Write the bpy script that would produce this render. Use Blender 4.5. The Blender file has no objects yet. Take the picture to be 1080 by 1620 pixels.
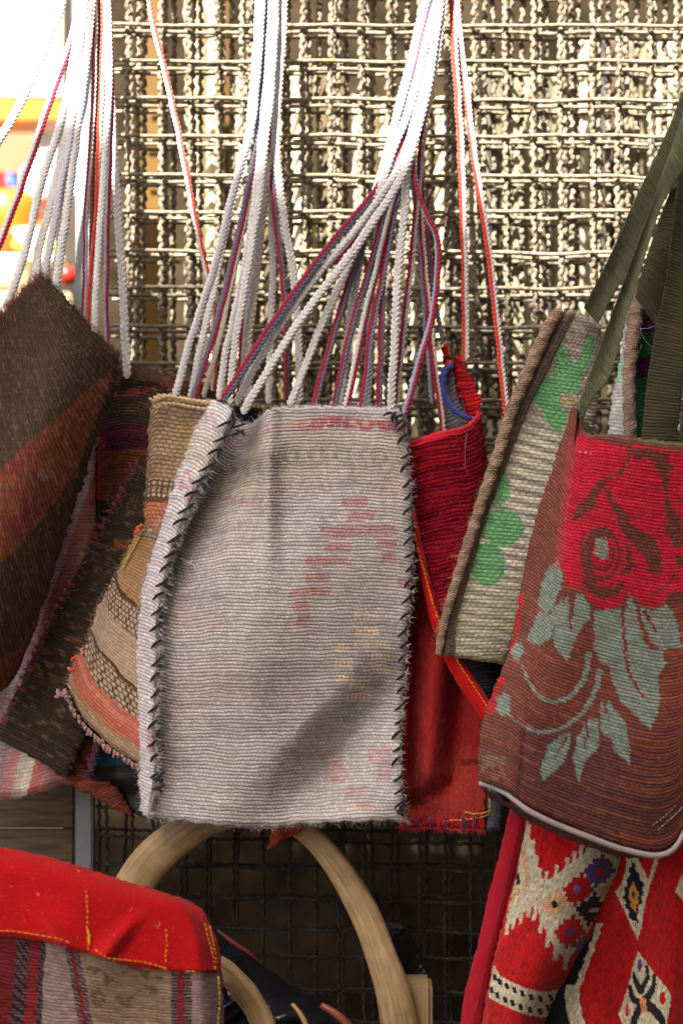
import bpy, math, random
import numpy as np
from mathutils import Vector

random.seed(7)
rng = np.random.default_rng(7)
scene = bpy.context.scene
COL = scene.collection

# ------------------------------------------------------------------ camera, sky, sun, exposure
S = 0.0006          # metres per photograph pixel in the plane of the grey bag
D = 2.0             # camera to that plane
cam_d = bpy.data.cameras.new('camera')
cam = bpy.data.objects.new('camera', cam_d)
COL.objects.link(cam)
cam.location = (0, -D, 0)
cam.rotation_euler = (math.radians(90), 0, 0)
cam_d.sensor_fit = 'VERTICAL'
cam_d.sensor_height = 36
cam_d.lens = 36 * D / (1620 * S)
cam_d.clip_start = 0.05
cam_d.clip_end = 200
cam_d.dof.use_dof = True
cam_d.dof.focus_distance = D - 0.01
cam_d.dof.aperture_fstop = 3.0
scene.camera = cam

SUN_EL, SUN_AZ = 51.0, 13.0         # azimuth: degrees to the left of the camera's back
world = bpy.data.worlds.new('World')
scene.world = world
world.use_nodes = True
wn = world.node_tree
bg = wn.nodes['Background']
sky = wn.nodes.new('ShaderNodeTexSky')
sky.sky_type = 'NISHITA'
sky.sun_disc = False
sky.sun_elevation = math.radians(SUN_EL)
sky.sun_rotation = math.radians(180 + SUN_AZ)
sky.dust_density = 6.5
sky.air_density = 0.85
sky.ozone_density = 0.0
wn.links.new(sky.outputs[0], bg.inputs[0])
bg.inputs[1].default_value = 0.05
sun_d = bpy.data.lights.new('sun', 'SUN')
sun_d.energy = 5.0
sun_d.angle = math.radians(0.6)
sun_d.color = (1.0, 0.94, 0.84)
sun = bpy.data.objects.new('sun', sun_d)
COL.objects.link(sun)
el, az = math.radians(SUN_EL), math.radians(SUN_AZ)
to_sun = Vector((-math.sin(az) * math.cos(el), -math.cos(az) * math.cos(el), math.sin(el)))
sun.rotation_euler = (-to_sun).to_track_quat('-Z', 'Y').to_euler()
sun.location = to_sun * 10
vs = scene.view_settings
vs.view_transform = 'Standard'
vs.look = 'None'
vs.gamma = 1
vs.use_curve_mapping = False
vs.exposure = 2.75
scene.cycles.max_bounces = 8

# ------------------------------------------------------------------ small helpers
def lin(r, g, b):
    def f(c):
        c /= 255.0
        return c / 12.92 if c <= 0.04045 else ((c + 0.055) / 1.055) ** 2.4
    return np.array([f(r), f(g), f(b)])

def P(px, py, y):
    px, py, y = np.asarray(px, float), np.asarray(py, float), np.asarray(y, float)
    k = S * (D + y) / D
    px, py, y = np.broadcast_arrays(px, py, y)
    return np.stack([(px - 540) * k, y, (810 - py) * k], -1)

def hash2(i, j, seed):
    h = (i.astype(np.int64) * 374761393 + j.astype(np.int64) * 668265263 + seed * 1442695041) & 0xFFFFFFFF
    h = ((h ^ (h >> 13)) * 1274126177) & 0xFFFFFFFF
    h = h ^ (h >> 16)
    return (h & 0xFFFF) / 65535.0

def noise2(x, y, seed=0):
    x = np.asarray(x, float); y = np.asarray(y, float)
    x, y = np.broadcast_arrays(x, y)
    i = np.floor(x); j = np.floor(y)
    fx = x - i; fy = y - j
    fx = fx * fx * (3 - 2 * fx); fy = fy * fy * (3 - 2 * fy)
    a = hash2(i, j, seed); b = hash2(i + 1, j, seed)
    c = hash2(i, j + 1, seed); d = hash2(i + 1, j + 1, seed)
    return (a * (1 - fx) + b * fx) * (1 - fy) + (c * (1 - fx) + d * fx) * fy

def fbm(x, y, seed=0):
    return (noise2(x, y, seed) + 0.5 * noise2(np.asarray(x) * 2.1, np.asarray(y) * 2.1, seed + 1)
            + 0.25 * noise2(np.asarray(x) * 4.3, np.asarray(y) * 4.3, seed + 2)) / 1.75

def sm(a, b, x):
    t = np.clip((np.asarray(x, float) - a) / (b - a), 0, 1)
    return t * t * (3 - 2 * t)

def smooth_path(pts, n=None, step=None, closed=False):
    """Catmull-Rom through the points, resampled evenly."""
    p = np.array(pts, float)
    if len(p) == 2:
        q = np.linspace(p[0], p[1], 40)
    else:
        e = np.vstack([2 * p[0] - p[1], p, 2 * p[-1] - p[-2]])
        out = []
        for k in range(len(p) - 1):
            p0, p1, p2, p3 = e[k:k + 4]
            t = np.linspace(0, 1, 16, endpoint=False)[:, None]
            out.append(0.5 * ((2 * p1) + (-p0 + p2) * t + (2 * p0 - 5 * p1 + 4 * p2 - p3) * t ** 2
                              + (-p0 + 3 * p1 - 3 * p2 + p3) * t ** 3))
        q = np.vstack(out + [p[-1:]])
    d = np.r_[0, np.cumsum(np.linalg.norm(np.diff(q, axis=0), axis=1))]
    if n is None:
        n = max(2, int(d[-1] / step) + 1)
    s = np.linspace(0, d[-1], n)
    return np.stack([np.interp(s, d, q[:, k]) for k in range(q.shape[1])], -1)

def path_len(pts):
    q = smooth_path(pts, n=60)
    return float(np.linalg.norm(np.diff(q, axis=0), axis=1).sum())

def inside(px, py, poly):
    r = np.zeros(px.shape, bool)
    n = len(poly)
    for k in range(n):
        x1, y1 = poly[k]; x2, y2 = poly[(k + 1) % n]
        if y1 == y2:
            continue
        c = (y1 > py) != (y2 > py)
        r ^= c & (px < (x2 - x1) * (py - y1) / (y2 - y1) + x1)
    return r

def near_line(px, py, pts, w0, w1=None):
    """True within a stroke of half width w0 (tapering to w1) along the points."""
    q = smooth_path(pts, n=60)
    w = np.linspace(w0, w0 if w1 is None else w1, 60)
    r = np.zeros(px.shape, bool)
    m = max(w) + 2
    box = (px > q[:, 0].min() - m) & (px < q[:, 0].max() + m) & (py > q[:, 1].min() - m) & (py < q[:, 1].max() + m)
    X, Y = px[box], py[box]
    hit = np.zeros(X.shape, bool)
    for k in range(60):
        hit |= (X - q[k, 0]) ** 2 + (Y - q[k, 1]) ** 2 < w[k] ** 2
    r[box] = hit
    return r

def sc(pts, ox, oy, z):
    return [(ox + x / z, oy + y / z) for x, y in pts]

# ------------------------------------------------------------------ objects
def world_loc(o):
    v = Vector((0, 0, 0))
    while o is not None:
        v += o.location
        o = o.parent
    return v

def link(name, me, parent=None, mat=None):
    o = bpy.data.objects.new(name, me)
    COL.objects.link(o)
    if mat is not None and not me.materials:
        me.materials.append(mat)
    if parent is not None:
        o.parent = parent
        o.location = -world_loc(parent)
    return o

def thing(name, loc, label, cat, group=None):
    o = bpy.data.objects.new(name, None)
    o.empty_display_size = 0.02
    COL.objects.link(o)
    o.location = loc
    o['label'] = label
    o['category'] = cat
    if group:
        o['group'] = group
    return o

def tag(o, label=None, cat=None, kind=None, group=None):
    if label: o['label'] = label
    if cat: o['category'] = cat
    if kind: o['kind'] = kind
    if group: o['group'] = group
    return o

def make_mesh(name, verts, faces, uv=None, col=None, smooth=True):
    verts = np.asarray(verts, np.float32)
    faces = np.asarray(faces, np.int32)
    me = bpy.data.meshes.new(name)
    nf, k = faces.shape
    me.vertices.add(len(verts))
    me.vertices.foreach_set('co', verts.ravel())
    me.loops.add(nf * k)
    me.loops.foreach_set('vertex_index', faces.ravel())
    me.polygons.add(nf)
    me.polygons.foreach_set('loop_start', np.arange(0, nf * k, k, dtype=np.int32))
    me.polygons.foreach_set('loop_total', np.full(nf, k, np.int32))
    me.polygons.foreach_set('use_smooth', np.full(nf, smooth, bool))
    me.update(calc_edges=True)
    if uv is not None:
        l = me.uv_layers.new(name='UVMap')
        l.data.foreach_set('uv', np.asarray(uv, np.float32)[faces.ravel()].ravel())
    if col is not None:
        a = me.color_attributes.new('Col', 'FLOAT_COLOR', 'POINT')
        c = np.ones((len(verts), 4), np.float32)
        c[:, :3] = col
        a.data.foreach_set('color', c.ravel())
    me.validate()
    return me

# ------------------------------------------------------------------ materials
def new_mat(name):
    m = bpy.data.materials.new(name)
    m.use_nodes = True
    nt = m.node_tree
    b = nt.nodes['Principled BSDF']
    return m, nt, b

def N(nt, t, **kw):
    n = nt.nodes.new(t)
    for k, v in kw.items():
        setattr(n, k, v)
    return n

def mul(nt, a, b):
    n = N(nt, 'ShaderNodeMix', data_type='RGBA', blend_type='MULTIPLY')
    n.inputs[0].default_value = 1
    nt.links.new(a, n.inputs[6]); nt.links.new(b, n.inputs[7])
    return n.outputs[2]

def weave(name, pu, pv, rot=0.0, bump=0.0012, gap=0.5, tint=0.72, rough=0.92, warp=2.0, sheen=0.02, grain=0.35, strength=1.0, cross=0.5, round_=0.6):
    """Cloth: ribs of yarn (rows pv apart), each broken into floats pu long; UVs are in photo pixels, colour from the Col attribute."""
    m, nt, b = new_mat(name)
    L = nt.links.new
    def M(op, a, c=None, d=None):
        n = N(nt, 'ShaderNodeMath', operation=op)
        for k, v in enumerate((a, c, d)):
            if v is None: continue
            if isinstance(v, (int, float)): n.inputs[k].default_value = v
            else: L(v, n.inputs[k])
        return n.outputs[0]
    uv = N(nt, 'ShaderNodeUVMap', uv_map='UVMap')
    no = N(nt, 'ShaderNodeTexNoise'); no.inputs['Scale'].default_value = 0.03; no.inputs['Detail'].default_value = 3
    L(uv.outputs[0], no.inputs['Vector'])
    sub = N(nt, 'ShaderNodeVectorMath', operation='SUBTRACT'); L(no.outputs['Color'], sub.inputs[0]); sub.inputs[1].default_value = (.5, .5, .5)
    scl = N(nt, 'ShaderNodeVectorMath', operation='SCALE'); L(sub.outputs[0], scl.inputs[0]); scl.inputs['Scale'].default_value = warp * 5
    add = N(nt, 'ShaderNodeVectorMath', operation='ADD'); L(uv.outputs[0], add.inputs[0]); L(scl.outputs[0], add.inputs[1])
    no2 = N(nt, 'ShaderNodeTexNoise'); no2.inputs['Scale'].default_value = 0.16; no2.inputs['Detail'].default_value = 3
    L(uv.outputs[0], no2.inputs['Vector'])
    sub2 = N(nt, 'ShaderNodeVectorMath', operation='SUBTRACT'); L(no2.outputs['Color'], sub2.inputs[0]); sub2.inputs[1].default_value = (.5, .5, .5)
    scl2 = N(nt, 'ShaderNodeVectorMath', operation='SCALE'); L(sub2.outputs[0], scl2.inputs[0]); scl2.inputs['Scale'].default_value = min(pu, pv) * 0.45
    add2 = N(nt, 'ShaderNodeVectorMath', operation='ADD'); L(add.outputs[0], add2.inputs[0]); L(scl2.outputs[0], add2.inputs[1])
    mp = N(nt, 'ShaderNodeMapping'); mp.inputs['Rotation'].default_value = (0, 0, math.radians(rot)); L(add2.outputs[0], mp.inputs['Vector'])
    sp = N(nt, 'ShaderNodeSeparateXYZ'); L(mp.outputs[0], sp.inputs[0])
    v_ = M('DIVIDE', sp.outputs[1], pv)
    row = M('FLOOR', v_)
    rib = M('POWER', M('ABSOLUTE', M('SINE', M('MULTIPLY', M('FRACT', v_), math.pi))), round_)
    rw = N(nt, 'ShaderNodeTexWhiteNoise', noise_dimensions='1D'); L(row, rw.inputs['W'])
    u_ = M('ADD', M('DIVIDE', sp.outputs[0], pu), M('ADD', M('MULTIPLY', row, .5), M('MULTIPLY', rw.outputs['Value'], .25)))
    flo = M('POWER', M('ABSOLUTE', M('SINE', M('MULTIPLY', M('FRACT', u_), math.pi))), .5)
    hgt = M('MULTIPLY', rib, M('MULTIPLY_ADD', flo, cross, 1 - cross))
    cmb = N(nt, 'ShaderNodeCombineXYZ'); L(M('FLOOR', u_), cmb.inputs[0]); L(row, cmb.inputs[1])
    wn_ = N(nt, 'ShaderNodeTexWhiteNoise', noise_dimensions='2D'); L(cmb.outputs[0], wn_.inputs['Vector'])
    tin = M('MULTIPLY_ADD', wn_.outputs['Value'], 1.12 - tint, tint)
    g = N(nt, 'ShaderNodeTexNoise'); g.inputs['Scale'].default_value = 0.5; g.inputs['Detail'].default_value = 6; g.inputs['Roughness'].default_value = .85
    L(uv.outputs[0], g.inputs['Vector'])
    mr = N(nt, 'ShaderNodeMapRange'); mr.inputs['From Min'].default_value = .25; mr.inputs['From Max'].default_value = .75
    mr.inputs['To Min'].default_value = 1 - grain; mr.inputs['To Max'].default_value = 1 + grain
    L(g.outputs[0], mr.inputs['Value'])
    gapc = M('MULTIPLY_ADD', hgt, 1 - gap, gap)          # darker warp between the rows, with the gaps' shade painted in
    fac = M('MULTIPLY', M('MULTIPLY', tin, gapc), mr.outputs[0])
    at = N(nt, 'ShaderNodeAttribute', attribute_name='Col')
    L(mul(nt, at.outputs['Color'], fac), b.inputs['Base Color'])
    b.inputs['Roughness'].default_value = rough
    b.inputs['Specular IOR Level'].default_value = 0.04
    b.inputs['Sheen Weight'].default_value = sheen
    b.inputs['Sheen Roughness'].default_value = 0.6
    h = M('MULTIPLY_ADD', g.outputs[0], 0.8, hgt)
    bp = N(nt, 'ShaderNodeBump'); bp.inputs['Strength'].default_value = strength; bp.inputs['Distance'].default_value = bump
    L(h, bp.inputs['Height'])
    L(bp.outputs[0], b.inputs['Normal'])
    return m

def plush(name, scale=0.5, stretch=(1, 1), bump=0.0012, lo=0.7, hi=1.2, sheen=0.5, rough=0.85, strength=0.8):
    """Felt or chenille: soft pile, colour from the Col attribute."""
    m, nt, b = new_mat(name)
    L = nt.links.new
    uv = N(nt, 'ShaderNodeUVMap', uv_map='UVMap')
    mp = N(nt, 'ShaderNodeMapping'); mp.inputs['Scale'].default_value = (stretch[0], stretch[1], 1); L(uv.outputs[0], mp.inputs['Vector'])
    g = N(nt, 'ShaderNodeTexNoise'); g.inputs['Scale'].default_value = scale; g.inputs['Detail'].default_value = 5; g.inputs['Roughness'].default_value = .75
    L(mp.outputs[0], g.inputs['Vector'])
    mr = N(nt, 'ShaderNodeMapRange'); mr.inputs['From Min'].default_value = .3; mr.inputs['From Max'].default_value = .7
    mr.inputs['To Min'].default_value = lo; mr.inputs['To Max'].default_value = hi
    L(g.outputs[0], mr.inputs['Value'])
    at = N(nt, 'ShaderNodeAttribute', attribute_name='Col')
    L(mul(nt, at.outputs['Color'], mr.outputs[0]), b.inputs['Base Color'])
    b.inputs['Roughness'].default_value = rough
    b.inputs['Specular IOR Level'].default_value = 0.2
    b.inputs['Sheen Weight'].default_value = sheen
    b.inputs['Sheen Roughness'].default_value = 0.5
    bp = N(nt, 'ShaderNodeBump'); bp.inputs['Strength'].default_value = strength; bp.inputs['Distance'].default_value = bump
    L(g.outputs[0], bp.inputs['Height']); L(bp.outputs[0], b.inputs['Normal'])
    return m

def solid(name, c, rough=0.7, spec=0.3, vary=0.2, scale=60.0, bump=0.0, metal=0.0, c2=None, coat=0.0, stretch=(1, 1, 1), detail=6):
    """Object-space mottled material."""
    m, nt, b = new_mat(name)
    L = nt.links.new
    tc = N(nt, 'ShaderNodeTexCoord')
    mp = N(nt, 'ShaderNodeMapping'); mp.inputs['Scale'].default_value = stretch; L(tc.outputs['Object'], mp.inputs['Vector'])
    g = N(nt, 'ShaderNodeTexNoise'); g.inputs['Scale'].default_value = scale; g.inputs['Detail'].default_value = detail; g.inputs['Roughness'].default_value = .65
    L(mp.outputs[0], g.inputs['Vector'])
    cr = N(nt, 'ShaderNodeValToRGB')
    c = np.array(c, float)
    a = c * (1 - vary)
    z = np.array(c2, float) if c2 is not None else c * (1 + vary)
    cr.color_ramp.elements[0].position = .35; cr.color_ramp.elements[1].position = .65
    cr.color_ramp.elements[0].color = (*a, 1); cr.color_ramp.elements[1].color = (*np.clip(z, 0, 1), 1)
    L(g.outputs[0], cr.inputs[0]); L(cr.outputs[0], b.inputs['Base Color'])
    b.inputs['Roughness'].default_value = rough
    b.inputs['Specular IOR Level'].default_value = spec
    b.inputs['Metallic'].default_value = metal
    b.inputs['Coat Weight'].default_value = coat
    if bump:
        bp = N(nt, 'ShaderNodeBump'); bp.inputs['Strength'].default_value = .7; bp.inputs['Distance'].default_value = bump
        L(g.outputs[0], bp.inputs['Height']); L(bp.outputs[0], b.inputs['Normal'])
    return m

def yarn_mat(name, vary=0.25, rough=0.85, sheen=.2):
    m, nt, b = new_mat(name)
    L = nt.links.new
    tc = N(nt, 'ShaderNodeTexCoord')
    g = N(nt, 'ShaderNodeTexNoise'); g.inputs['Scale'].default_value = 900; g.inputs['Detail'].default_value = 3
    L(tc.outputs['Object'], g.inputs['Vector'])
    mr = N(nt, 'ShaderNodeMapRange'); mr.inputs['From Min'].default_value = .3; mr.inputs['From Max'].default_value = .7
    mr.inputs['To Min'].default_value = 1 - vary; mr.inputs['To Max'].default_value = 1 + vary * .6
    L(g.outputs[0], mr.inputs['Value'])
    at = N(nt, 'ShaderNodeAttribute', attribute_name='Col')
    L(mul(nt, at.outputs['Color'], mr.outputs[0]), b.inputs['Base Color'])
    b.inputs['Roughness'].default_value = rough
    b.inputs['Specular IOR Level'].default_value = 0.25
    b.inputs['Sheen Weight'].default_value = sheen
    bp = N(nt, 'ShaderNodeBump'); bp.inputs['Strength'].default_value = .6; bp.inputs['Distance'].default_value = .0004
    L(g.outputs[0], bp.inputs['Height']); L(bp.outputs[0], b.inputs['Normal'])
    return m

def wood_mat(name, c1, c2):
    m, nt, b = new_mat(name)
    L = nt.links.new
    uv = N(nt, 'ShaderNodeUVMap', uv_map='UVMap')
    mp = N(nt, 'ShaderNodeMapping'); mp.inputs['Scale'].default_value = (1, .035, 1); L(uv.outputs[0], mp.inputs['Vector'])
    g = N(nt, 'ShaderNodeTexNoise'); g.inputs['Scale'].default_value = .22; g.inputs['Detail'].default_value = 7; g.inputs['Roughness'].default_value = .7; g.inputs['Distortion'].default_value = .4
    L(mp.outputs[0], g.inputs['Vector'])
    g2 = N(nt, 'ShaderNodeTexNoise'); g2.inputs['Scale'].default_value = .03; g2.inputs['Detail'].default_value = 4; L(uv.outputs[0], g2.inputs['Vector'])
    ad = N(nt, 'ShaderNodeMath', operation='MULTIPLY_ADD'); L(g2.outputs[0], ad.inputs[0]); ad.inputs[1].default_value = .5; L(g.outputs[0], ad.inputs[2])
    cr = N(nt, 'ShaderNodeValToRGB')
    els = cr.color_ramp.elements
    els[0].position = .5; els[0].color = (*c1, 1)
    els[1].position = .98; els[1].color = (*c2, 1)
    L(ad.outputs[0], cr.inputs[0]); L(cr.outputs[0], b.inputs['Base Color'])
    b.inputs['Roughness'].default_value = .55; b.inputs['Specular IOR Level'].default_value = .3
    bp = N(nt, 'ShaderNodeBump'); bp.inputs['Strength'].default_value = .6; bp.inputs['Distance'].default_value = .0008
    L(g.outputs[0], bp.inputs['Height']); L(bp.outputs[0], b.inputs['Normal'])
    return m

M_YARN = yarn_mat('cord_yarn')
M_THREAD = yarn_mat('thread')
M_FIBRE = yarn_mat('loose_fibre', vary=.1)

# ------------------------------------------------------------------ cloth panels
def ripple(U, V, pitch, amp, rot=0.0):
    a = math.radians(rot)
    q = V * math.cos(a) - U * math.sin(a)
    q = q + 2.2 * (noise2(U * .02, V * .02, 91) - .5) * pitch * .6
    return -amp * np.abs(np.sin(np.pi * q / pitch))

def panel(name, parent, top, bot, left, right, depth, color, mat, step=2.0, thick=0.003, wob=1.2, rib=None, roll=0.004, rollw=7, seed=0, skirt_in=0.5):
    """A piece of cloth given by its four edges (photo pixels) and the depth of each point."""
    W = 0.5 * (path_len(top) + path_len(bot)); H = 0.5 * (path_len(left) + path_len(right))
    nu = max(4, int(W / step) + 1); nv = max(4, int(H / step) + 1)
    T, B = smooth_path(top, nu), smooth_path(bot, nu)
    Lf, R = smooth_path(left, nv), smooth_path(right, nv)
    c00, c10 = (T[0] + Lf[0]) / 2, (T[-1] + R[0]) / 2
    c01, c11 = (B[0] + Lf[-1]) / 2, (B[-1] + R[-1]) / 2
    u = np.linspace(0, 1, nu)[None, :, None]; v = np.linspace(0, 1, nv)[:, None, None]
    T, B = T.copy(), B.copy(); Lf, R = Lf.copy(), R.copy()
    for A, a, b in ((T, c00, c10), (B, c01, c11), (Lf, c00, c01), (R, c10, c11)):
        t = np.linspace(0, 1, len(A))[:, None]
        A += (a - A[0]) * (1 - t) + (b - A[-1]) * t
    G = ((1 - v) * T[None] + v * B[None] + (1 - u) * Lf[:, None] + u * R[:, None]
         - ((1 - u) * (1 - v) * c00 + u * (1 - v) * c10 + (1 - u) * v * c01 + u * v * c11))
    px, py = G[..., 0], G[..., 1]
    uu = np.broadcast_to(u[..., 0], px.shape); vv = np.broadcast_to(v[..., 0], px.shape)
    U, V = uu * W, vv * H
    de = np.minimum(np.minimum(U, W - U), np.minimum(V, H - V))
    # frayed, uneven edge
    k = np.exp(-de / 6.0) * wob
    px = px + k * ((noise2(U * .13, V * .13, seed + 11) - .5) * 3 + (noise2(U * .5, V * .5, seed + 12) - .5) * 2)
    py = py + k * ((noise2(U * .13, V * .13, seed + 13) - .5) * 3 + (noise2(U * .5, V * .5, seed + 14) - .5) * 2)
    y = np.broadcast_to(depth(uu, vv, px, py), px.shape).copy()
    y += roll * np.clip(1 - de / rollw, 0, 1) ** 2
    y += 0.0012 * (fbm(U * .03, V * .03, seed + 21) - .5)
    if rib:
        y += ripple(U, V, *rib)
    c = color(uu, vv, U, V, px, py)
    pts = P(px, py, y).reshape(-1, 3)
    colr = c.reshape(-1, 3)
    uvs = np.stack([U, V], -1).reshape(-1, 2)
    I = np.arange(nu * nv).reshape(nv, nu)
    F = np.stack([I[:-1, :-1], I[1:, :-1], I[1:, 1:], I[:-1, 1:]], -1).reshape(-1, 4)
    # hem: the border carried back by the cloth's thickness
    ring = np.r_[I[0, :-1], I[:-1, -1], I[-1, :0:-1], I[:0:-1, 0]]
    n = len(ring)
    yy = y.reshape(-1)[ring] + thick
    gx, gy = px.reshape(-1)[ring], py.reshape(-1)[ring]
    cx, cy = px.mean(), py.mean()
    d = np.stack([cx - gx, cy - gy], -1); d /= np.linalg.norm(d, axis=1)[:, None] + 1e-6
    back = P(gx + d[:, 0] * skirt_in, gy + d[:, 1] * skirt_in, yy)
    b0 = len(pts)
    pts = np.vstack([pts, back])
    colr = np.vstack([colr, colr[ring]])
    uvs = np.vstack([uvs, uvs[ring] + 2])
    k0 = np.arange(n); k1 = (k0 + 1) % n
    F2 = np.stack([ring[k0], ring[k1], b0 + k1, b0 + k0], -1)
    F = np.vstack([F, F2])
    me = make_mesh(name, pts, F, uvs, colr)
    return link(name, me, parent, mat)

def flat(c):
    c = np.asarray(c, float)
    return lambda u, v, U, V, px, py: np.broadcast_to(c, px.shape + (3,)).copy()

def yarns(c, U, V, pitch, amt=.12, seed=0, along=60.0):
    """Uneven dye from one weft row to the next."""
    row = np.floor(V / pitch)
    s = noise2(U / along + row * 7.31, row * 3.7, seed + 31) - .5
    s2 = hash2(row, row * 0 + seed, seed + 5) - .5
    return c * (1 + amt * 2 * s + amt * s2)[..., None]

def put(c, mask, col, a=1.0):
    m = np.asarray(mask, float) * a
    return c * (1 - m[..., None]) + np.asarray(col) * m[..., None]

# ------------------------------------------------------------------ tubes, cords, stitches, fibres
def frames(q):
    t = np.gradient(q, axis=0); t /= np.linalg.norm(t, axis=1)[:, None] + 1e-12
    s = np.cross(t, np.array([0, 1.0, 0])); s /= np.linalg.norm(s, axis=1)[:, None] + 1e-9
    n = np.cross(s, t)
    return t, s, n

def tube_mesh(name, q, r, sides=8, rn=None, col=None, twist=None, lump=None):
    q = np.asarray(q, float)
    m = len(q)
    r = np.broadcast_to(np.asarray(r, float), (m,)); rn = r if rn is None else np.broadcast_to(np.asarray(rn, float), (m,))
    t, s, n = frames(q)
    a = np.linspace(0, 2 * np.pi, sides, endpoint=False)[None, :]
    ca, sa = np.cos(a), np.sin(a)
    lum = 1.0 if lump is None else lump(np.arange(m)[:, None], a)
    ring = q[:, None] + ((r[:, None] * ca * lum)[..., None]) * s[:, None] + ((rn[:, None] * sa * lum)[..., None]) * n[:, None]
    v = ring.reshape(-1, 3)
    I = np.arange(m * sides).reshape(m, sides); J = np.roll(I, -1, 1)
    F = np.stack([I[:-1], J[:-1], J[1:], I[1:]], -1).reshape(-1, 4)
    b = len(v)
    v = np.vstack([v, q[:1], q[-1:]])
    e0 = np.stack([np.full(sides, b), J[0], I[0], I[0]], -1)
    e1 = np.stack([np.full(sides, b + 1), I[-1], J[-1], J[-1]], -1)
    d = np.r_[0, np.cumsum(np.linalg.norm(np.diff(q, axis=0), axis=1))] / S
    uv = np.stack([np.broadcast_to(a / (2 * np.pi) * 2 * np.pi * r.mean() / S, (m, sides)), np.broadcast_to(d[:, None], (m, sides))], -1).reshape(-1, 2)
    uv = np.vstack([uv, uv[:1], uv[-1:]])
    cc = None
    if col is not None:
        col = np.asarray(col, float)
        if col.ndim == 1:
            cc = np.broadcast_to(col, (len(v), 3))
        else:
            cc = np.vstack([np.repeat(col, sides, 0), col[:1], col[-1:]])
    tri = np.vstack([e0[:, :3], e1[:, :3]])
    me = bpy.data.meshes.new(name)
    fl = [tuple(f) for f in F.tolist()] + [tuple(f) for f in tri.tolist()]
    me.from_pydata(v.tolist(), [], fl)
    me.polygons.foreach_set('use_smooth', np.ones(len(fl), bool))
    li = np.zeros(len(me.loops), np.int32); me.loops.foreach_get('vertex_index', li)
    l = me.uv_layers.new(name='UVMap'); l.data.foreach_set('uv', uv[li].astype(np.float32).ravel())
    if cc is not None:
        at = me.color_attributes.new('Col', 'FLOAT_COLOR', 'POINT')
        c4 = np.ones((len(v), 4), np.float32); c4[:, :3] = cc
        at.data.foreach_set('color', c4.ravel())
    me.update()
    return me

WHITE, GREYW, NAVY, CRIM, REDO, LILAC, BEIGE, BLUEG = (lin(206, 204, 203), lin(184, 182, 185), lin(100, 102, 120), lin(144, 34, 62),
                                                       lin(205, 62, 48), lin(176, 172, 186), lin(196, 182, 168), lin(140, 152, 170))
_ph = np.radians([50, 100, 150, 200, 250, 310])
def cord(parent, pts, ca, cb, w=11.5, twist=None, bead=7.4, name='cord'):
    """Flat plaited cord: two columns of slanted stitches, one colour each."""
    q2 = np.array(pts, float)
    w3 = P(q2[:, 0], q2[:, 1], q2[:, 2])
    q = smooth_path(w3, step=bead * S / 4.0)
    m = len(q)
    d = np.r_[0, np.cumsum(np.linalg.norm(np.diff(q, axis=0), axis=1))]
    sd = int(abs(q2[0, 0] * 13 + q2[-1, 1] * 7 + q2[-1, 0] * 3))
    q[:, 0] += 0.0009 * (noise2(d * 60, d * 0, sd) - .5) + .0018 * (noise2(d * 16, d * 0, sd + 9) - .5)
    q[:, 1] += 0.0010 * (noise2(d * 30, d * 0, sd + 1) - .5)
    t, s, n = frames(q)
    tw = np.zeros(m) if twist is None else np.interp(d / d[-1], np.linspace(0, 1, len(twist)), np.radians(twist))
    tw = tw + 0.5 * (noise2(d * 14, d * 0, sd + 2) - .5)
    s2 = s * np.cos(tw)[:, None] + n * np.sin(tw)[:, None]
    n2 = -s * np.sin(tw)[:, None] + n * np.cos(tw)[:, None]
    wm = w * S
    r0 = wm * 0.29; off = wm * 0.23
    ph = d / (bead * S)
    verts, cols = [], []
    for side, c in ((1, cb), (-1, ca)):
        k = ph + (0.5 if side < 0 else 0)
        rr = r0 * (0.44 + 0.66 * np.abs(np.sin(np.pi * k)) ** .7)
        a = np.radians([-125, -75, -25, 25, 75, 125]) if side > 0 else np.radians([55, 105, 155, 205, 255, 305])
        x = side * off + rr[:, None] * np.cos(a)[None]
        z = rr[:, None] * np.sin(a)[None] * 1.05
        sl = -np.abs(x) * 1.0                       # stitches lean towards the middle
        verts.append(q[:, None] + x[..., None] * s2[:, None] + z[..., None] * n2[:, None] + sl[..., None] * t[:, None])
        jit = 1 + 0.12 * (hash2(np.floor(k), np.full(m, side), sd) - .5)
        cols.append(np.broadcast_to((np.asarray(c)[None] * jit[:, None])[:, None], (m, 6, 3)))
    v = np.concatenate(verts, 1); c = np.concatenate(cols, 1)
    ns = v.shape[1]
    I = np.arange(m * ns).reshape(m, ns); J = np.roll(I, -1, 1)
    F = np.stack([I[:-1], J[:-1], J[1:], I[1:]], -1).reshape(-1, 4)
    me = make_mesh(name, v.reshape(-1, 3), F, None, c.reshape(-1, 3))
    return link(name, me, parent, M_YARN)

def tube(name, parent, pts, r, col, mat, sides=8, step=4.0, lump=None, rn=None):
    q2 = np.array(pts, float)
    q = smooth_path(P(q2[:, 0], q2[:, 1], q2[:, 2]), step=step * S)
    rr = np.interp(np.linspace(0, 1, len(q)), np.linspace(0, 1, len(np.atleast_1d(r))), np.atleast_1d(r)) * S
    me = tube_mesh(name, q, rr, sides, None if rn is None else rr * rn, col, lump=lump)
    return link(name, me, parent, mat)

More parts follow.
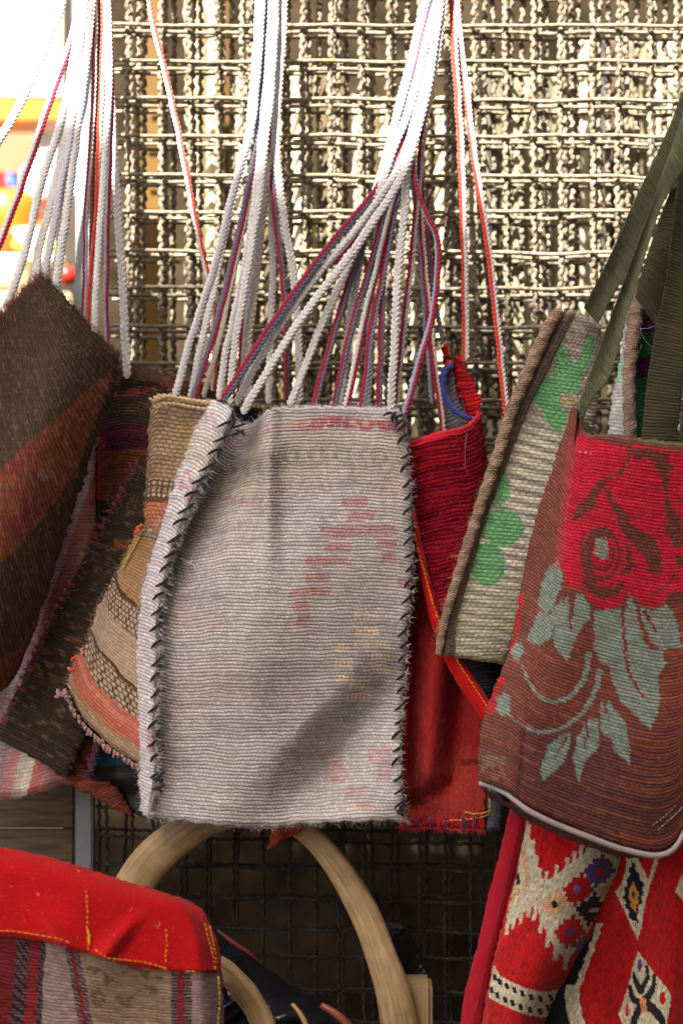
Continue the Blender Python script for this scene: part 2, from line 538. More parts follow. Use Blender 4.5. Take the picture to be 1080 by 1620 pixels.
def stitches(name, parent, pts, col, dash=6.0, gapf=0.4, r=1.1, kind='stuff', lift=0.0012, mat=None, double=False):
    """A run of machine stitching: short sunk dashes joined into one part."""
    q2 = np.array(pts, float)
    q = smooth_path(q2, step=dash)
    vs_, fs_, cs_ = [], [], []
    b = 0
    for k in range(len(q) - 1):
        a, e = q[k], q[k] + (q[k + 1] - q[k]) * (1 - gapf * (0.7 + .6 * random.random()))
        m = (a + e) / 2
        line = np.array([[a[0], a[1], a[2] + .0006], [a[0] * .75 + e[0] * .25, a[1] * .75 + e[1] * .25, m[2] - lift], [a[0] * .25 + e[0] * .75, a[1] * .25 + e[1] * .75, m[2] - lift], [e[0], e[1], e[2] + .0006]])
        w = P(line[:, 0] + random.uniform(-.5, .5), line[:, 1] + random.uniform(-.5, .5), line[:, 2])
        t, s, n = frames(w)
        aa = np.linspace(0, 2 * np.pi, 5, endpoint=False)
        ring = w[:, None] + r * S * (np.cos(aa)[None, :, None] * s[:, None] + np.sin(aa)[None, :, None] * n[:, None])
        vs_.append(ring.reshape(-1, 3))
        I = np.arange(20).reshape(4, 5) + b; J = np.roll(I, -1, 1)
        fs_.append(np.stack([I[:-1], J[:-1], J[1:], I[1:]], -1).reshape(-1, 4))
        cs_.append(np.broadcast_to(np.asarray(col) * random.uniform(.8, 1.15), (20, 3)))
        b += 20
    me = make_mesh(name, np.vstack(vs_), np.vstack(fs_), None, np.vstack(cs_))
    o = link(name, me, parent, mat or M_THREAD)
    o['kind'] = kind
    return o

def stitch_mesh(length, r, strands=2, col=(0, 0, 0), seed=0):
    """One hand stitch in thick yarn lying along +X, arched towards -Y."""
    R = random.Random(seed)
    n = 7
    x = np.linspace(0, 1, n)
    V, F = [], []
    q = np.stack([x * length, -np.sin(np.pi * np.clip(x, .0, 1)) * r * 1.5, (R.uniform(-1, 1)) * r * .8 * np.sin(np.pi * x)], -1)
    rad = r * (0.95 - .55 * (1 - x) ** 2 - .2 * x ** 4)
    def lump(i, a):
        return 1 + 0.22 * np.sin(2 * a + i * 1.1)
    return tube_mesh('stitch', q, rad, 8, rad * .85, col, lump=lump)

def add_stitch(parent, me, px, py, y, ang, scl=1.0):
    """ang: photo direction in degrees, 0 = right, 90 = up."""
    o = bpy.data.objects.new('stitch', me)
    COL.objects.link(o)
    o.parent = parent
    o.location = Vector(P(px, py, y).tolist()) - world_loc(parent)
    o.rotation_euler = (0, -math.radians(ang), 0)
    o.scale = (scl, 1, random.uniform(.85, 1.15))
    return o

def fibres(name, parent, pts, col, length=(4, 11), r=0.22, spread=1.0, bias=(0, 0), out=0.002, n=200):
    """Loose wool fibres standing off a surface or an edge; pts are (px,py,y)."""
    pts = np.asarray(pts, float)
    idx = rng.integers(0, len(pts), n)
    p = pts[idx]
    L = rng.uniform(length[0], length[1], n)
    a = rng.uniform(0, 2 * np.pi, n)
    dx, dy = np.cos(a) * spread + bias[0], np.sin(a) * spread + bias[1]
    k = np.hypot(dx, dy) + 1e-6
    dx, dy = dx / k, dy / k
    cv = rng.uniform(-.9, .9, n)
    seg = np.linspace(0, 1, 4)
    X = p[:, 0:1] + L[:, None] * (dx[:, None] * seg - dy[:, None] * cv[:, None] * seg ** 2)
    Y = p[:, 1:2] + L[:, None] * (dy[:, None] * seg + dx[:, None] * cv[:, None] * seg ** 2)
    Z = p[:, 2:3] - rng.uniform(.1, 1, n)[:, None] * out * seg
    w = P(X, Y, Z)
    t = np.gradient(w, axis=1); t /= np.linalg.norm(t, axis=2)[..., None] + 1e-9
    s = np.cross(t, np.array([0, 1.0, 0])); s /= np.linalg.norm(s, axis=2)[..., None] + 1e-9
    nn = np.cross(s, t)
    wid = (r * S * (1 - seg * .7))[None, :, None]
    ring = np.stack([w + s * wid, w - .5 * s * wid + .87 * nn * wid, w - .5 * s * wid - .87 * nn * wid], 2)   # n,4,3,3
    v = ring.reshape(-1, 3)
    I = np.arange(n * 12).reshape(n, 4, 3); J = np.roll(I, -1, 2)
    F = np.stack([I[:, :-1], J[:, :-1], J[:, 1:], I[:, 1:]], -1).reshape(-1, 4)
    c = np.repeat(np.asarray(col)[None] * rng.uniform(.8, 1.15, (n, 1)), 12, 0)
    o = link(name, make_mesh(name, v, F, None, c), parent, M_FIBRE)
    o['kind'] = 'stuff'
    return o

def edge_pts(path, y, n=200, jit=1.0):
    q = smooth_path(path, n)
    return np.c_[q + rng.uniform(-jit, jit, q.shape), np.full(n, y) if np.isscalar(y) else y]

def area_pts(poly, yf, n=600):
    poly = np.array(poly, float)
    lo, hi = poly.min(0), poly.max(0)
    p = rng.uniform(lo, hi, (n * 3, 2))
    p = p[inside(p[:, 0], p[:, 1], [tuple(q) for q in poly])][:n]
    return np.c_[p, yf(p[:, 0], p[:, 1])]

def box_mesh(name, x0, x1, y0, y1, z0, z1, bev=0.002):
    import bmesh
    bm = bmesh.new()
    bmesh.ops.create_cube(bm, size=1)
    for v in bm.verts:
        v.co = ((x0 + x1) / 2 + v.co.x * (x1 - x0), (y0 + y1) / 2 + v.co.y * (y1 - y0), (z0 + z1) / 2 + v.co.z * (z1 - z0))
    bmesh.ops.bevel(bm, geom=bm.edges[:], offset=bev, segments=2, affect='EDGES')
    me = bpy.data.meshes.new(name)
    bm.to_mesh(me); bm.free()
    return me

def pbox(name, px0, px1, py0, py1, y0, y1, mat, parent=None, bev=0.002):
    a = P(px0, py1, y0); b = P(px1, py0, y0)
    return link(name, box_mesh(name, a[0], b[0], y0, y1, a[2], b[2], bev), parent, mat)


# ------------------------------------------------------------------ setting
M_ground = solid('ground_stone', (.09, .08, .07), rough=.9, vary=.3, scale=4)
gnd = link('ground', make_mesh('ground', [(-20, -20, -1.35), (20, -20, -1.35), (20, 6, -1.35), (-20, 6, -1.35)], [(0, 1, 2, 3)]), None, M_ground)
gnd['kind'] = 'structure'

M_dark = solid('dark_brown', (.026, .019, .012), rough=1.0, spec=0.0, vary=.5, scale=14)  # dark brown, mottled
a = P(140, 0, .62)
bw = link('back_wall', box_mesh('back_wall', a[0], 1.6, .62, .70, -1.35, 1.3), None, M_dark)
bw['kind'] = 'structure'
M_plaster = solid('bright_plaster', (.6,.58,.54), rough=.9, vary=.06, scale=9, bump=.002)
yw = link('yard_wall', box_mesh('yard_wall', -2.6, 1.6, 1.75, 1.85, -1.35, 1.9), None, solid('tan_wall', (.16, .11, .06), rough=.9, vary=.15, scale=7))
yw['kind'] = 'structure'

# the canopy across the lane that keeps the lower part of the display in shade
M_canvas = solid('canopy_canvas', (.22, .19, .15), rough=.9, vary=.1, scale=3)
cn = link('canopy', make_mesh('canopy', [(-2.2, -3.0, 4.31), (6, -3.0, 3.65), (6, -5.5, 3.5), (-2.2, -5.5, 3.5),
                                         (-2.2, -3.0, 4.28), (6, -3.0, 3.62), (6, -5.5, 3.47), (-2.2, -5.5, 3.47)],
                              [(0, 1, 2, 3), (7, 6, 5, 4), (0, 4, 5, 1), (2, 6, 7, 3), (1, 5, 6, 2), (3, 7, 4, 0)], smooth=False), None, M_canvas)
cn['kind'] = 'structure'
# unseen wall added across the lane, under the canopy, to cut low sky light
ow = link('front_sky_blocker', box_mesh('front_sky_blocker', -1.2, 6.5, -5.9, -5.5, -1.35, 3.9), None, solid('front_blocker_brown', (.20, .17, .14), rough=.9, vary=.2, scale=2))
ow['kind'] = 'structure'
nw = link('right_sky_blocker', box_mesh('right_sky_blocker', 1.15, 1.3, -3.2, .15, -1.35, 2.6), None, solid('right_blocker_brown', (.10, .085, .07), rough=.9, vary=.2, scale=3))  # added out of view to block sky light from the right
nw['kind'] = 'structure'
rf = link('top_light_blocker', box_mesh('top_light_blocker', -.30, 1.9, .46, .9, 1.0, 1.06), None, M_dark)  # added out of view to keep top light from falling behind the screens
rf['kind'] = 'structure'

# ------------------------------------------------------------------ crimped wire screens
M_wire = solid('dusty_wire', (.165, .13, .088), rough=1.0, spec=.0, vary=.45, scale=160, c2=(.26, .22, .165), bump=.0006)
M_wire_rust = solid('rusty_wire', (.10, .07, .05), rough=.85, vary=.5, scale=120, c2=(.24, .19, .14), bump=.0006)
def wire_mesh(name, length, r, seed, crimp, wav, vertical):
    R = np.random.default_rng(seed)
    n = int(length / (3.2 * S)) if wav else int(length / (11 * S))
    t = np.linspace(0, length, n)
    a = wav * np.sin(2 * np.pi * t / (19.5 * S) + R.uniform(0, 6) + 5 * noise2(t * 9, t * 0, seed + 5)) + .0014 * (noise2(t * 18, t * 0, seed) - .5) * 2
    d = crimp * np.sin(np.pi * t / (60 * S) + R.uniform(0, 6)) + (.4 * wav) * np.cos(2 * np.pi * t / (19.5 * S))
    z = -t if vertical else a
    x = a if vertical else t
    q = np.stack([x, d, z], -1)
    rr = r * (1 + .22 * (noise2(t * 260, t * 0, seed + 3) - .5) + (.22 * np.sin(4 * np.pi * t / (19.5 * S) + 1) if wav else 0))
    return tube_mesh(name, q, rr, 5)

H_len, V_len = 1020 * S * 1.12, 1330 * S * 1.08
H_mesh = [wire_mesh('horizontal_wire', H_len, 3.5 * S, 40 + k, .0012, 0, False) for k in range(5)]
V_mesh = [wire_mesh('vertical_wire', V_len, 4.6 * S, 50 + k, .0024, .0011, True) for k in range(9)]
for me in H_mesh: me.materials.append(M_wire)
for me in V_mesh: me.materials.append(M_wire)

screens = [
    # depth, x start, x pitch, y start, y pitch, tilt, label
    (0.128, 205, 45.5, 40, 59.5, 0.15, 'front crimped wire screen directly behind the hanging bags'),
    (0.146, 217, 45.5, 51, 59.5, 0.10, 'second crimped wire screen, just behind the front screen'),
    (0.178, 228, 45.7, 58, 59.6, 0.2, 'third crimped wire screen, seen through the two in front of it'),
    (0.222, 210, 45.3, 44, 59.8, 0.05, 'rearmost crimped wire screen, nearest the pale hanging cloths'),
]
for si, (dy, x0, xp, y0, yp, tilt, lab) in enumerate(screens):
    k = S * (D + dy) / D
    base = P(620, 1220, dy)
    t = thing('wire_screen', base.tolist(), lab, 'wire screen', 'crimped wire screens stacked behind the bags')
    i = 0
    yy = y0 - 120
    while yy < 1215:
        o = bpy.data.objects.new('horizontal_wire', H_mesh[(i + si) % 5]); COL.objects.link(o); o.parent = t
        sx = 168 + (6 if si == 0 else random.uniform(-5, 8)) + si * 4
        slope = (0.9 if yy < 520 else 0.5) * (-0.35 if i % 2 else .25)
        o.location = Vector(P(sx, yy + random.uniform(-1.8, 1.8), dy - .0045).tolist()) - t.location
        o.rotation_euler = (random.uniform(0, 6) if False else 0, math.radians(tilt + slope * .3 + random.uniform(-.12, .12)), 0)
        i += 1; yy += yp
    xx = x0; i = 0
    while xx < 1130:
        o = bpy.data.objects.new('vertical_wire', V_mesh[(i * 4 + si * 2) % 9]); COL.objects.link(o); o.parent = t
        o.location = Vector(P(xx + random.uniform(-3.5, 3.5), -110 + random.uniform(-8, 8), dy).tolist()) - t.location
        o.rotation_euler = (0, math.radians(random.uniform(-.35, .35)), 0)
        xx += xp; i += 1
    if si == 0:
        M_post = solid('grey_painted_steel', (.17, .19, .215), rough=.45, spec=.5, vary=.14, scale=25, bump=.0004)
        fr = pbox('frame_post', 119, 147, -120, 1700, dy - .012, dy + .012, M_post, t)
        fr2 = pbox('frame_post', 1140, 1168, -120, 1700, dy - .012, dy + .012, M_post, t)
# dark lower screens, below the bags
M_black = solid('dark_wire', (.022, .018, .014), rough=.6, spec=.25, vary=.5, scale=120, c2=(.05, .042, .034), bump=.0005)
HL = [wire_mesh('horizontal_wire', H_len, 2.9 * S, 70 + k, .0022, .0006, False) for k in range(2)]
VL = [wire_mesh('vertical_wire', 560 * S * 1.1, 2.9 * S, 80 + k, .0022, .0006, True) for k in range(2)]
for me in HL + VL: me.materials.append(M_black)
for si, (dy, x0, xp, y0, yp, tilt, lab) in enumerate(((.132, 170, 41, 1236, 47, 1.2, 'dark lower wire screen behind the wooden hoop'), (.165, 158, 43, 1222, 50, .4, 'second dark lower wire screen, behind the first'))):
    t = thing('wire_screen', P(620, 1700, dy).tolist(), lab, 'wire screen', 'dark wire screens below the bags')
    for i, yy in enumerate(np.arange(y0, 1700, yp)):
        o = bpy.data.objects.new('horizontal_wire', HL[i % 2]); COL.objects.link(o); o.parent = t
        o.location = Vector(P(152, yy - 8 + random.uniform(-2, 2), dy - .003).tolist()) - t.location
        o.rotation_euler = (0, math.radians(tilt + random.uniform(-.4, .4)), 0)
    for i, xx in enumerate(np.arange(x0, 1130, xp)):
        o = bpy.data.objects.new('vertical_wire', VL[i % 2]); COL.objects.link(o); o.parent = t
        o.location = Vector(P(xx + random.uniform(-2, 2), 1200, dy).tolist()) - t.location
        o.rotation_euler = (0, math.radians(random.uniform(-.5, .5)), 0)
# loose wire hook on the screen
hk = tube('wire_hook', None, [(726, 446, .118), (742, 452, .112), (752, 470, .110), (756, 484, .110), (745, 490, .112), (738, 478, .115)], 3.2, None, M_wire_rust)
tag(hk, 'small rusty wire hook twisted onto the front screen beside a red and white cord', 'hook')

# things behind the screens
M_ochre = solid('ochre_paint', (.085, .043, .0025), rough=.5, vary=.15, scale=12, bump=.0005)
for (a0, a1, yb, lab) in ((222, 262, .34, 'ochre yellow post behind the left end of the wire screens'), (340, 362, .40, 'narrow ochre post behind the screens, right of the wider yellow one')):
    p_ = pbox('yellow_post', a0, a1, -140, 760, yb, yb + .03, M_ochre, None, .004)
    tag(p_, lab, 'post', group='yellow posts behind the screens')

M_pale = plush('pale_cotton', .12, (1, .1), lo=.85, hi=1.1, sheen=.2)
def folds(base, amp, pitch, seed):
    return lambda u, v, px, py: base + amp * (np.sin(px / pitch * 2 * np.pi + 3 * noise2(px / 90, py / 300, seed)) + .6 * np.sin(px / pitch * 3.3 + 1.3))
def bands(c1, c2, c3, seed):
    def f(u, v, U, V, px, py):
        s = noise2(px / 17.0, px * 0, seed)
        c = np.where((s > .62)[..., None], c1, np.where((s > .35)[..., None], c2, c3))
        return c * (0.85 + .3 * noise2(px / 6, py / 60, seed + 1))[..., None]
    return f
def curtain(x0, x1, y0, y1, base, cols, seed, lab):
    o = panel('hanging_cloth', None, [(x0, y0), ((x0 + x1) / 2, y0 + 4), (x1, y0)], [(x0, y1), ((x0 + x1) / 2, y1 + 6), (x1, y1)], [(x0, y0), (x0 + 3, (y0 + y1) / 2), (x0, y1)], [(x1, y0), (x1 - 3, (y0 + y1) / 2), (x1, y1)],
              folds(base, .010, 46, seed), bands(*cols, seed), M_pale, step=5, seed=seed)
    tag(o, lab, 'cloth', group='pale cloths hanging behind the screens')
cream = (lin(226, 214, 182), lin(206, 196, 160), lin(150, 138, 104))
curtain(290, 358, -90, 660, .275, cream, 5, 'white cotton cloth behind the screens between the two yellow posts')
curtain(366, 548, 96, 660, .27, (lin(220, 206, 170), lin(180, 164, 128), lin(90, 74, 52)), 8, 'mottled cream and brown cloth behind the screens above the grey bag')
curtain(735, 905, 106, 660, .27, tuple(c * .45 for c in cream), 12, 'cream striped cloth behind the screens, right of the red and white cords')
curtain(912, 1090, 60, 560, .28, (lin(170, 162, 138), lin(116, 106, 82), lin(70, 52, 38)), 17, 'cream and brown cloth behind the screens beside the olive straps')
curtain(556, 728, 150, 670, .28, (lin(210, 200, 168), lin(160, 148, 114), lin(70, 58, 42)), 23, 'dull cream cloth behind the screens above the red ribbed bag')

# ------------------------------------------------------------------ the sunny yard seen at the left
yd = 0.95
sg = thing('white_board', P(20, 150, yd + .1).tolist(), 'white framed board on the sunlit wall at the top left', 'board')
pbox('panel', -140, 84, -140, 138, yd + .10, yd + .115, solid('white_gloss', (.80, .80, .78), rough=.4, vary=.06, scale=6), sg)
M_cream = solid('cream_frame', (.74, .66, .50), rough=.5, vary=.08, scale=14)
pbox('frame_side', 84, 97, -140, 152, yd + .085, yd + .118, M_cream, sg)
pbox('frame_rail', -140, 84, 138, 152, yd + .085, yd + .118, M_cream, sg)
plw = pbox('plaster_pier', 60, 135, -160, 520, yd + .14, yd + .2, solid('grey_plaster', (.42, .44, .43), rough=.9, vary=.1, scale=20))
plw['kind'] = 'structure'
sh = pbox('shelf_board', -160, 100, 158, 192, yd - .03, yd + .06, solid('orange_paint', (.45, .13, .012), rough=.5, vary=.1, scale=14))
tag(sh, 'bright orange shelf board below the white framed board', 'shelf')
M_or = solid('orange_plastic', (.50, .10, .01), rough=.35, vary=.12, scale=30)
M_bl = solid('blue_plastic', (.05, .10, .32), rough=.35, vary=.12, scale=30)
M_rd = solid('red_plastic', (.35, .02, .015), rough=.35, vary=.12, scale=30)
M_wh = solid('white_glaze', (.78, .76, .72), rough=.25, vary=.06, scale=30, spec=.5)
M_gr = solid('green_leaf', (.16, .34, .05), rough=.6, vary=.2, scale=60)
def lathe(name, px, py, y, prof, mat, lab, cat, group=None, sides=20, sx=1.0, tilt=0):
    import bmesh
    k = S * (D + y) / D
    V, F = [], []
    for r, h in prof:
        for j in range(sides):
            a = 2 * math.pi * j / sides
            V.append((r * k * math.cos(a) * sx, r * k * math.sin(a), h * k))
    n = len(prof)
    for i in range(n - 1):
        for j in range(sides):
            j2 = (j + 1) % sides
            F.append((i * sides + j, i * sides + j2, (i + 1) * sides + j2, (i + 1) * sides + j))
    o = link(name, make_mesh(name, V, F), None, mat)
    o.location = P(px, py, y).tolist(); o.rotation_euler = (0, math.radians(tilt), 0)
    return tag(o, lab, cat, group=group)
ball = lambda r, h=None: [(max(.5, r * math.sin(math.pi * t / 12)), (h or r) * (1 - math.cos(math.pi * t / 12))) for t in range(13)]
lathe('orange_pot', 10, 400, yd - .02, [(1, 0), (40, 0), (52, 30), (56, 62), (46, 90), (34, 98), (30, 94), (36, 60), (1, 50)], M_or, 'big round orange pot among the crockery at the left edge', 'pot')
lathe('blue_cup', 12, 316, yd + .04, [(1, 0), (18, 0), (22, 40), (20, 40), (16, 6)], M_bl, 'small blue cup behind the orange pot', 'cup')
lathe('red_cup', -12, 320, yd + .0, [(1, 0), (18, 0), (24, 46), (21, 46), (16, 6)], M_rd, 'red cup beside the blue cup at the far left', 'cup')
lathe('white_jar', 66, 330, yd + .03, [(1, 0), (26, 0), (34, 30), (34, 60), (22, 74), (18, 74), (18, 10)], M_wh, 'white jar standing right of the orange pot', 'jar')
lathe('white_bowl', 52, 398, yd - .06, [(1, 0), (14, 0), (32, 34), (29, 34), (10, 5)], M_wh, 'small white bowl in front of the white jar', 'bowl')
lathe('serving_bowl', 6, 452, yd - .10, [(1, 0), (38, 0), (52, 44), (48, 44), (34, 6)], M_wh, 'wide white serving bowl at the front of the shelf', 'bowl')
lathe('orange_dish', 80, 372, yd - .03, [(1, 0), (16, 0), (34, 18), (31, 18), (12, 4)], M_or, 'shallow orange dish beside the small white bowl', 'dish')
lathe('red_fruit', 105, 452, yd - .3, ball(16), M_rd, 'red round fruit showing beside the grey steel post', 'fruit')
for (gx, gy) in ((30, 396), (70, 410), (92, 398)):
    lathe('green_lime', gx, gy, yd - .12, ball(11, 9), M_gr, {30: 'green lime at the left of the small white bowl', 70: 'green lime lying in front of the small white bowl', 92: 'green lime at the right, under the orange dish'}[gx], 'lime', 'limes in front of the bowls', 12)
tb = pbox('display_table', -200, 112, 462, 640, yd - .25, yd + .1, solid('pale_table', (.32, .27, .17), rough=.6, vary=.08, scale=9))
tag(tb, 'pale table carrying the bright crockery at the left edge', 'table')
tb2 = pbox('low_shelf', -200, 100, 402, 412, yd - .14, yd + .12, solid('pale_shelf', (.6, .5, .34), rough=.6, vary=.1, scale=9))
tag(tb2, 'thin pale shelf just under the bowls and limes', 'shelf')

# crate at the lower left
cr_ = thing('wooden_crate', P(40, 1420, .17).tolist(), 'weathered brown wooden crate behind the red flap bag', 'crate')
M_wood_old = solid('old_plank', (.085, .062, .04), rough=.8, vary=.4, scale=30, stretch=(1, 1, 9), bump=.001)
for (t0, t1, dy) in ((1215, 1310, .16), (1314, 1392, .152), (1396, 1475, .165), (1480, 1640, .156)):
    pbox('plank', -90, 118, t0, t1, dy, dy + .02, M_wood_old, cr_)
pbox('side_board', 100, 117, 1215, 1640, .186, .34, M_wood_old, cr_)

# ------------------------------------------------------------------ the grey bag in the middle
W_GREY = weave('grey_wool_weave', 5.6, 5.6, bump=.0009, gap=.36, tint=.84, warp=1.6, grain=.3, cross=.5)
F_seam = [(371, 658), (351, 707), (329, 747), (307, 787), (289, 831), (273, 875), (262, 920), (253, 969), (251, 1027), (249, 1089), (245, 1155), (249, 1218), (241, 1262), (236, 1294)]
F_out = [(329, 633), (310, 672), (289, 724), (272, 770), (258, 813), (243, 860), (231, 902), (221, 950), (215, 1000), (213, 1044), (214, 1100), (216, 1155), (219, 1210), (221, 1255), (223, 1284)]
F_top = [(371, 658), (384, 670), (397, 669), (413, 660), (424, 649), (445, 644), (511, 642), (578, 644), (620, 646), (638, 651)]
F_right = [(638, 651), (641, 680), (645, 715), (650, 780), (653, 867), (651, 935), (644, 1000), (641, 1067), (636, 1133), (634, 1222), (642, 1299)]
F_bot = [(236, 1294), (262, 1298), (300, 1301), (351, 1307), (422, 1309), (511, 1303), (580, 1299), (642, 1299)]
LILG, TAUP, PINK, PINKL, OCHB = lin(204, 196, 195), lin(195, 184, 172), lin(196, 106, 112), lin(202, 158, 158), lin(212, 196, 168)
def F_depth(u, v, px, py):
    d = 0.0 * px
    xs = np.interp(py, [p[1] for p in F_seam], [p[0] for p in F_seam])
    e = px - xs
    top = 1 - sm(700, 1010, py)
    d += (.028 * np.exp(-((e - 8) / 52.0) ** 2) + .008 * np.exp(-(e / 20.) ** 2)) * (.40 + .75 * top)        # cloth drops away behind the seam lip
    d += -.015 * np.exp(-((px - 424) / 17.0) ** 2) * (1 - sm(760, 960, py))        # standing crease from the top edge
    d += .006 * np.exp(-((px - 396) / 20.0) ** 2) * (1 - sm(720, 900, py))
    d += -.020 * np.exp(-(((px - 410) / 100.) ** 2 + ((py - 1030) / 170.) ** 2))     # belly
    q = (px - 520) * .74 + (py - 1160) * .67                                       # slanting hollow, lower right
    along = (px - 520) * .67 - (py - 1160) * .74
    fall = np.exp(-(along / 150.) ** 2)
    d += .036 * fall * sm(-44, 34, q) * (1 - .9 * sm(24, 150, q))
    d += .010 * sm(1180, 1300, py) * sm(.2, .5, u) * .3
    d += .006 * np.exp(-(((px - 610) / 60.) ** 2 + ((py - 960) / 90.) ** 2))
    d += .0028 * np.sin(py / 66. + px / 140.) + .004 * (fbm(px / 85, py / 120, 46) - .5) * 2
    d += -.006 * sm(1200, 1300, py)
    return d
blocks_pink = [(543, 786, 584, 803), (551, 809, 591, 826), (508, 832, 629, 850), (512, 857, 554, 872), (595, 855, 628, 868), (602, 874, 627, 889),
               (484, 880, 554, 894), (481, 905, 520, 920), (460, 930, 522, 945), (468, 972, 489, 992), (630, 915, 650, 931), (463, 953, 490, 966)]
blocks_soft = [(515, 1205, 545, 1240), (585, 1183, 622, 1210), (595, 1215, 620, 1235), (548, 1245, 580, 1262), (505, 1190, 540, 1200), (560, 1270, 592, 1282)]
blocks_beige = [(562, 970, 597, 984), (559, 990, 596, 1007), (527, 1018, 553, 1032), (556, 1015, 620, 1026), (584, 1034, 620, 1048), (527, 1042, 558, 1058), (586, 1052, 620, 1066), (528, 1065, 560, 1078), (550, 1077, 587, 1093), (547, 1096, 585, 1112)]
def F_color(u, v, U, V, px, py):
    c = np.broadcast_to(LILG, px.shape + (3,)).copy()
    c = c * (1 - .5 * sm(.45, .75, fbm(px / 130, py / 130, 3))[..., None]) + TAUP * .5 * sm(.45, .75, fbm(px / 130, py / 130, 3))[..., None]
    yj = py + 6 * (noise2(px / 45, py / 45, 44) - .5)
    rag = (noise2(px / 5.0, np.floor(V / 7.4) * 3.3, 45) - .5)
    # banded top
    t = yj - np.interp(px, [371, 397, 424, 511, 640], [668, 674, 652, 645, 654])
    c = put(c, (t > 14) & (t < 32) & (rag > -.25), PINK, .62 * sm(440, 520, px) + .22)
    c = put(c, (t > 36) & (t < 50), OCHB, .45)
    c = put(c, (t > 52) & (t < 96), lin(184, 172, 158), .65)
    zig = np.abs(((px + 10 * np.floor((t - 55) / 14)) / 21.) % 2 - 1) * 34 + 58
    c = put(c, (np.abs(t - zig) < 4.5) & (t > 52) & (t < 96), lin(208, 196, 176), .9)
    c = put(c, (np.abs(((px) / 20.) % 1 - .5) < .2) & (t > 66) & (t < 80), lin(150, 136, 120), .5)
    c = put(c, (t > 98) & (t < 112), OCHB, .45)
    c = put(c, (t > 114) & (t < 134) & (rag > .0), PINK, .22)
    c = put(c, np.exp(-(((px - 585) / 62.) ** 2 + ((py - 1035) / 78.) ** 2) ** 2), lin(158, 148, 150), .6)  # grey dye around the beige steps, with the slanting fold's shade painted in
    stp = np.round(px / 4.0) * 4 + rag * 7
    for blist, col, al in ((blocks_pink, PINK, .62), (blocks_soft, lin(206, 140, 130), .5), (blocks_beige, lin(226, 210, 184), 1.0)):
        for (x0, y0, x1, y1) in blist:
            m = (stp > x0) & (stp < x1) & (yj > y0) & (yj < y1)
            c = put(c, m, col, al * (.8 + .25 * rag))
    for (x0, y0, x1, y1) in blocks_beige:                                          # ribbed weave inside the beige steps
        c = put(c, (px > x0) & (px < x1) & (yj > y0 + 2) & (yj < y1 - 2) & ((px / 6.5) % 1 < .28), lin(150, 134, 116), .55)
    for (cx, cy, rx, ry) in ((318, 985, 44, 22), (300, 955, 20, 20), (330, 1075, 50, 26), (440, 1095, 60, 22), (300, 1110, 30, 16), (410, 800, 30, 12)):
        c = put(c, ((px - cx) / rx) ** 2 + ((py - cy) / ry) ** 2 < 1 + rag * 1.2, lin(200, 150, 150), .2)
    # grey worn shades of the ground
    c = put(c, np.ones(px.shape), lin(150, 142, 152), .35 * sm(.55, .8, fbm(px / 70 + 9, py / 50, 8)))
    c = yarns(c, U, V, 7.4, .10, 1, 80)
    return c
bagF = thing('grey_bag', P(430, 1300, .01).tolist(), 'large faded grey woollen bag with pink stepped motif and black whip stitched edges', 'bag')
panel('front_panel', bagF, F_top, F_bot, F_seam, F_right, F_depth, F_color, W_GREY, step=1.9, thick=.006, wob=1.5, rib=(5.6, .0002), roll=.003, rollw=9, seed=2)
def Fg_depth(u, v, px, py):
    k = 1 - u
    return -.010 + .030 * k ** 1.6 + .012 * (1 - sm(640, 700, py)) * 0 - .004 * np.sin(np.pi * u) + .004 * sm(1100, 1290, py)
def Fg_color(u, v, U, V, px, py):
    c = np.broadcast_to(lin(220, 213, 216), px.shape + (3,)).copy()
    rag = noise2(px / 5.0, np.floor(V / 7.4) * 3.3, 55) - .5
    t = V - 8 * u
    c = put(c, (t > 16) & (t < 40) & (rag > -.1), PINKL, .5)
    c = put(c, (t > 44) & (t < 108), lin(208, 198, 182), .8)
    zig = np.abs(((px - 3 * t) / 16.) % 2 - 1) * 36 + 58
    c = put(c, (np.abs(t - zig) < 4) & (t > 50) & (t < 100), lin(176, 164, 148), .6)
    c = put(c, (t > 112) & (t < 150) & (rag > -.12) & (u > .25), PINK, .5)
    c = put(c, (t > 215) & (t < 250) & (u > .75), PINK, .45)
    c = put(c, (V > H_gusset * .79) & (V < H_gusset * .84) & (u > .6), PINK, .5)
    return yarns(c, U, V, 7.4, .07, 4, 50)
H_gusset = path_len(F_out)
panel('side_panel', bagF, [(329, 633), (343, 633), (360, 641), (371, 656)], [(223, 1284), (228, 1292), (236, 1296)], F_out, F_seam, Fg_depth, Fg_color, W_GREY, step=1.9, thick=.005, wob=1.8, rib=(5.6, .0002), roll=.005, rollw=6, seed=6)
panel('back_panel', bagF, [(330, 640), (380, 650), (430, 650), (638, 655)], F_bot, F_out, F_right, lambda u, v, px, py: .056 - .036 * sm(.8, 1, v) + .006 * np.sin(np.pi * u), flat(lin(150, 140, 140)), W_GREY, step=6, thick=.004, seed=9)
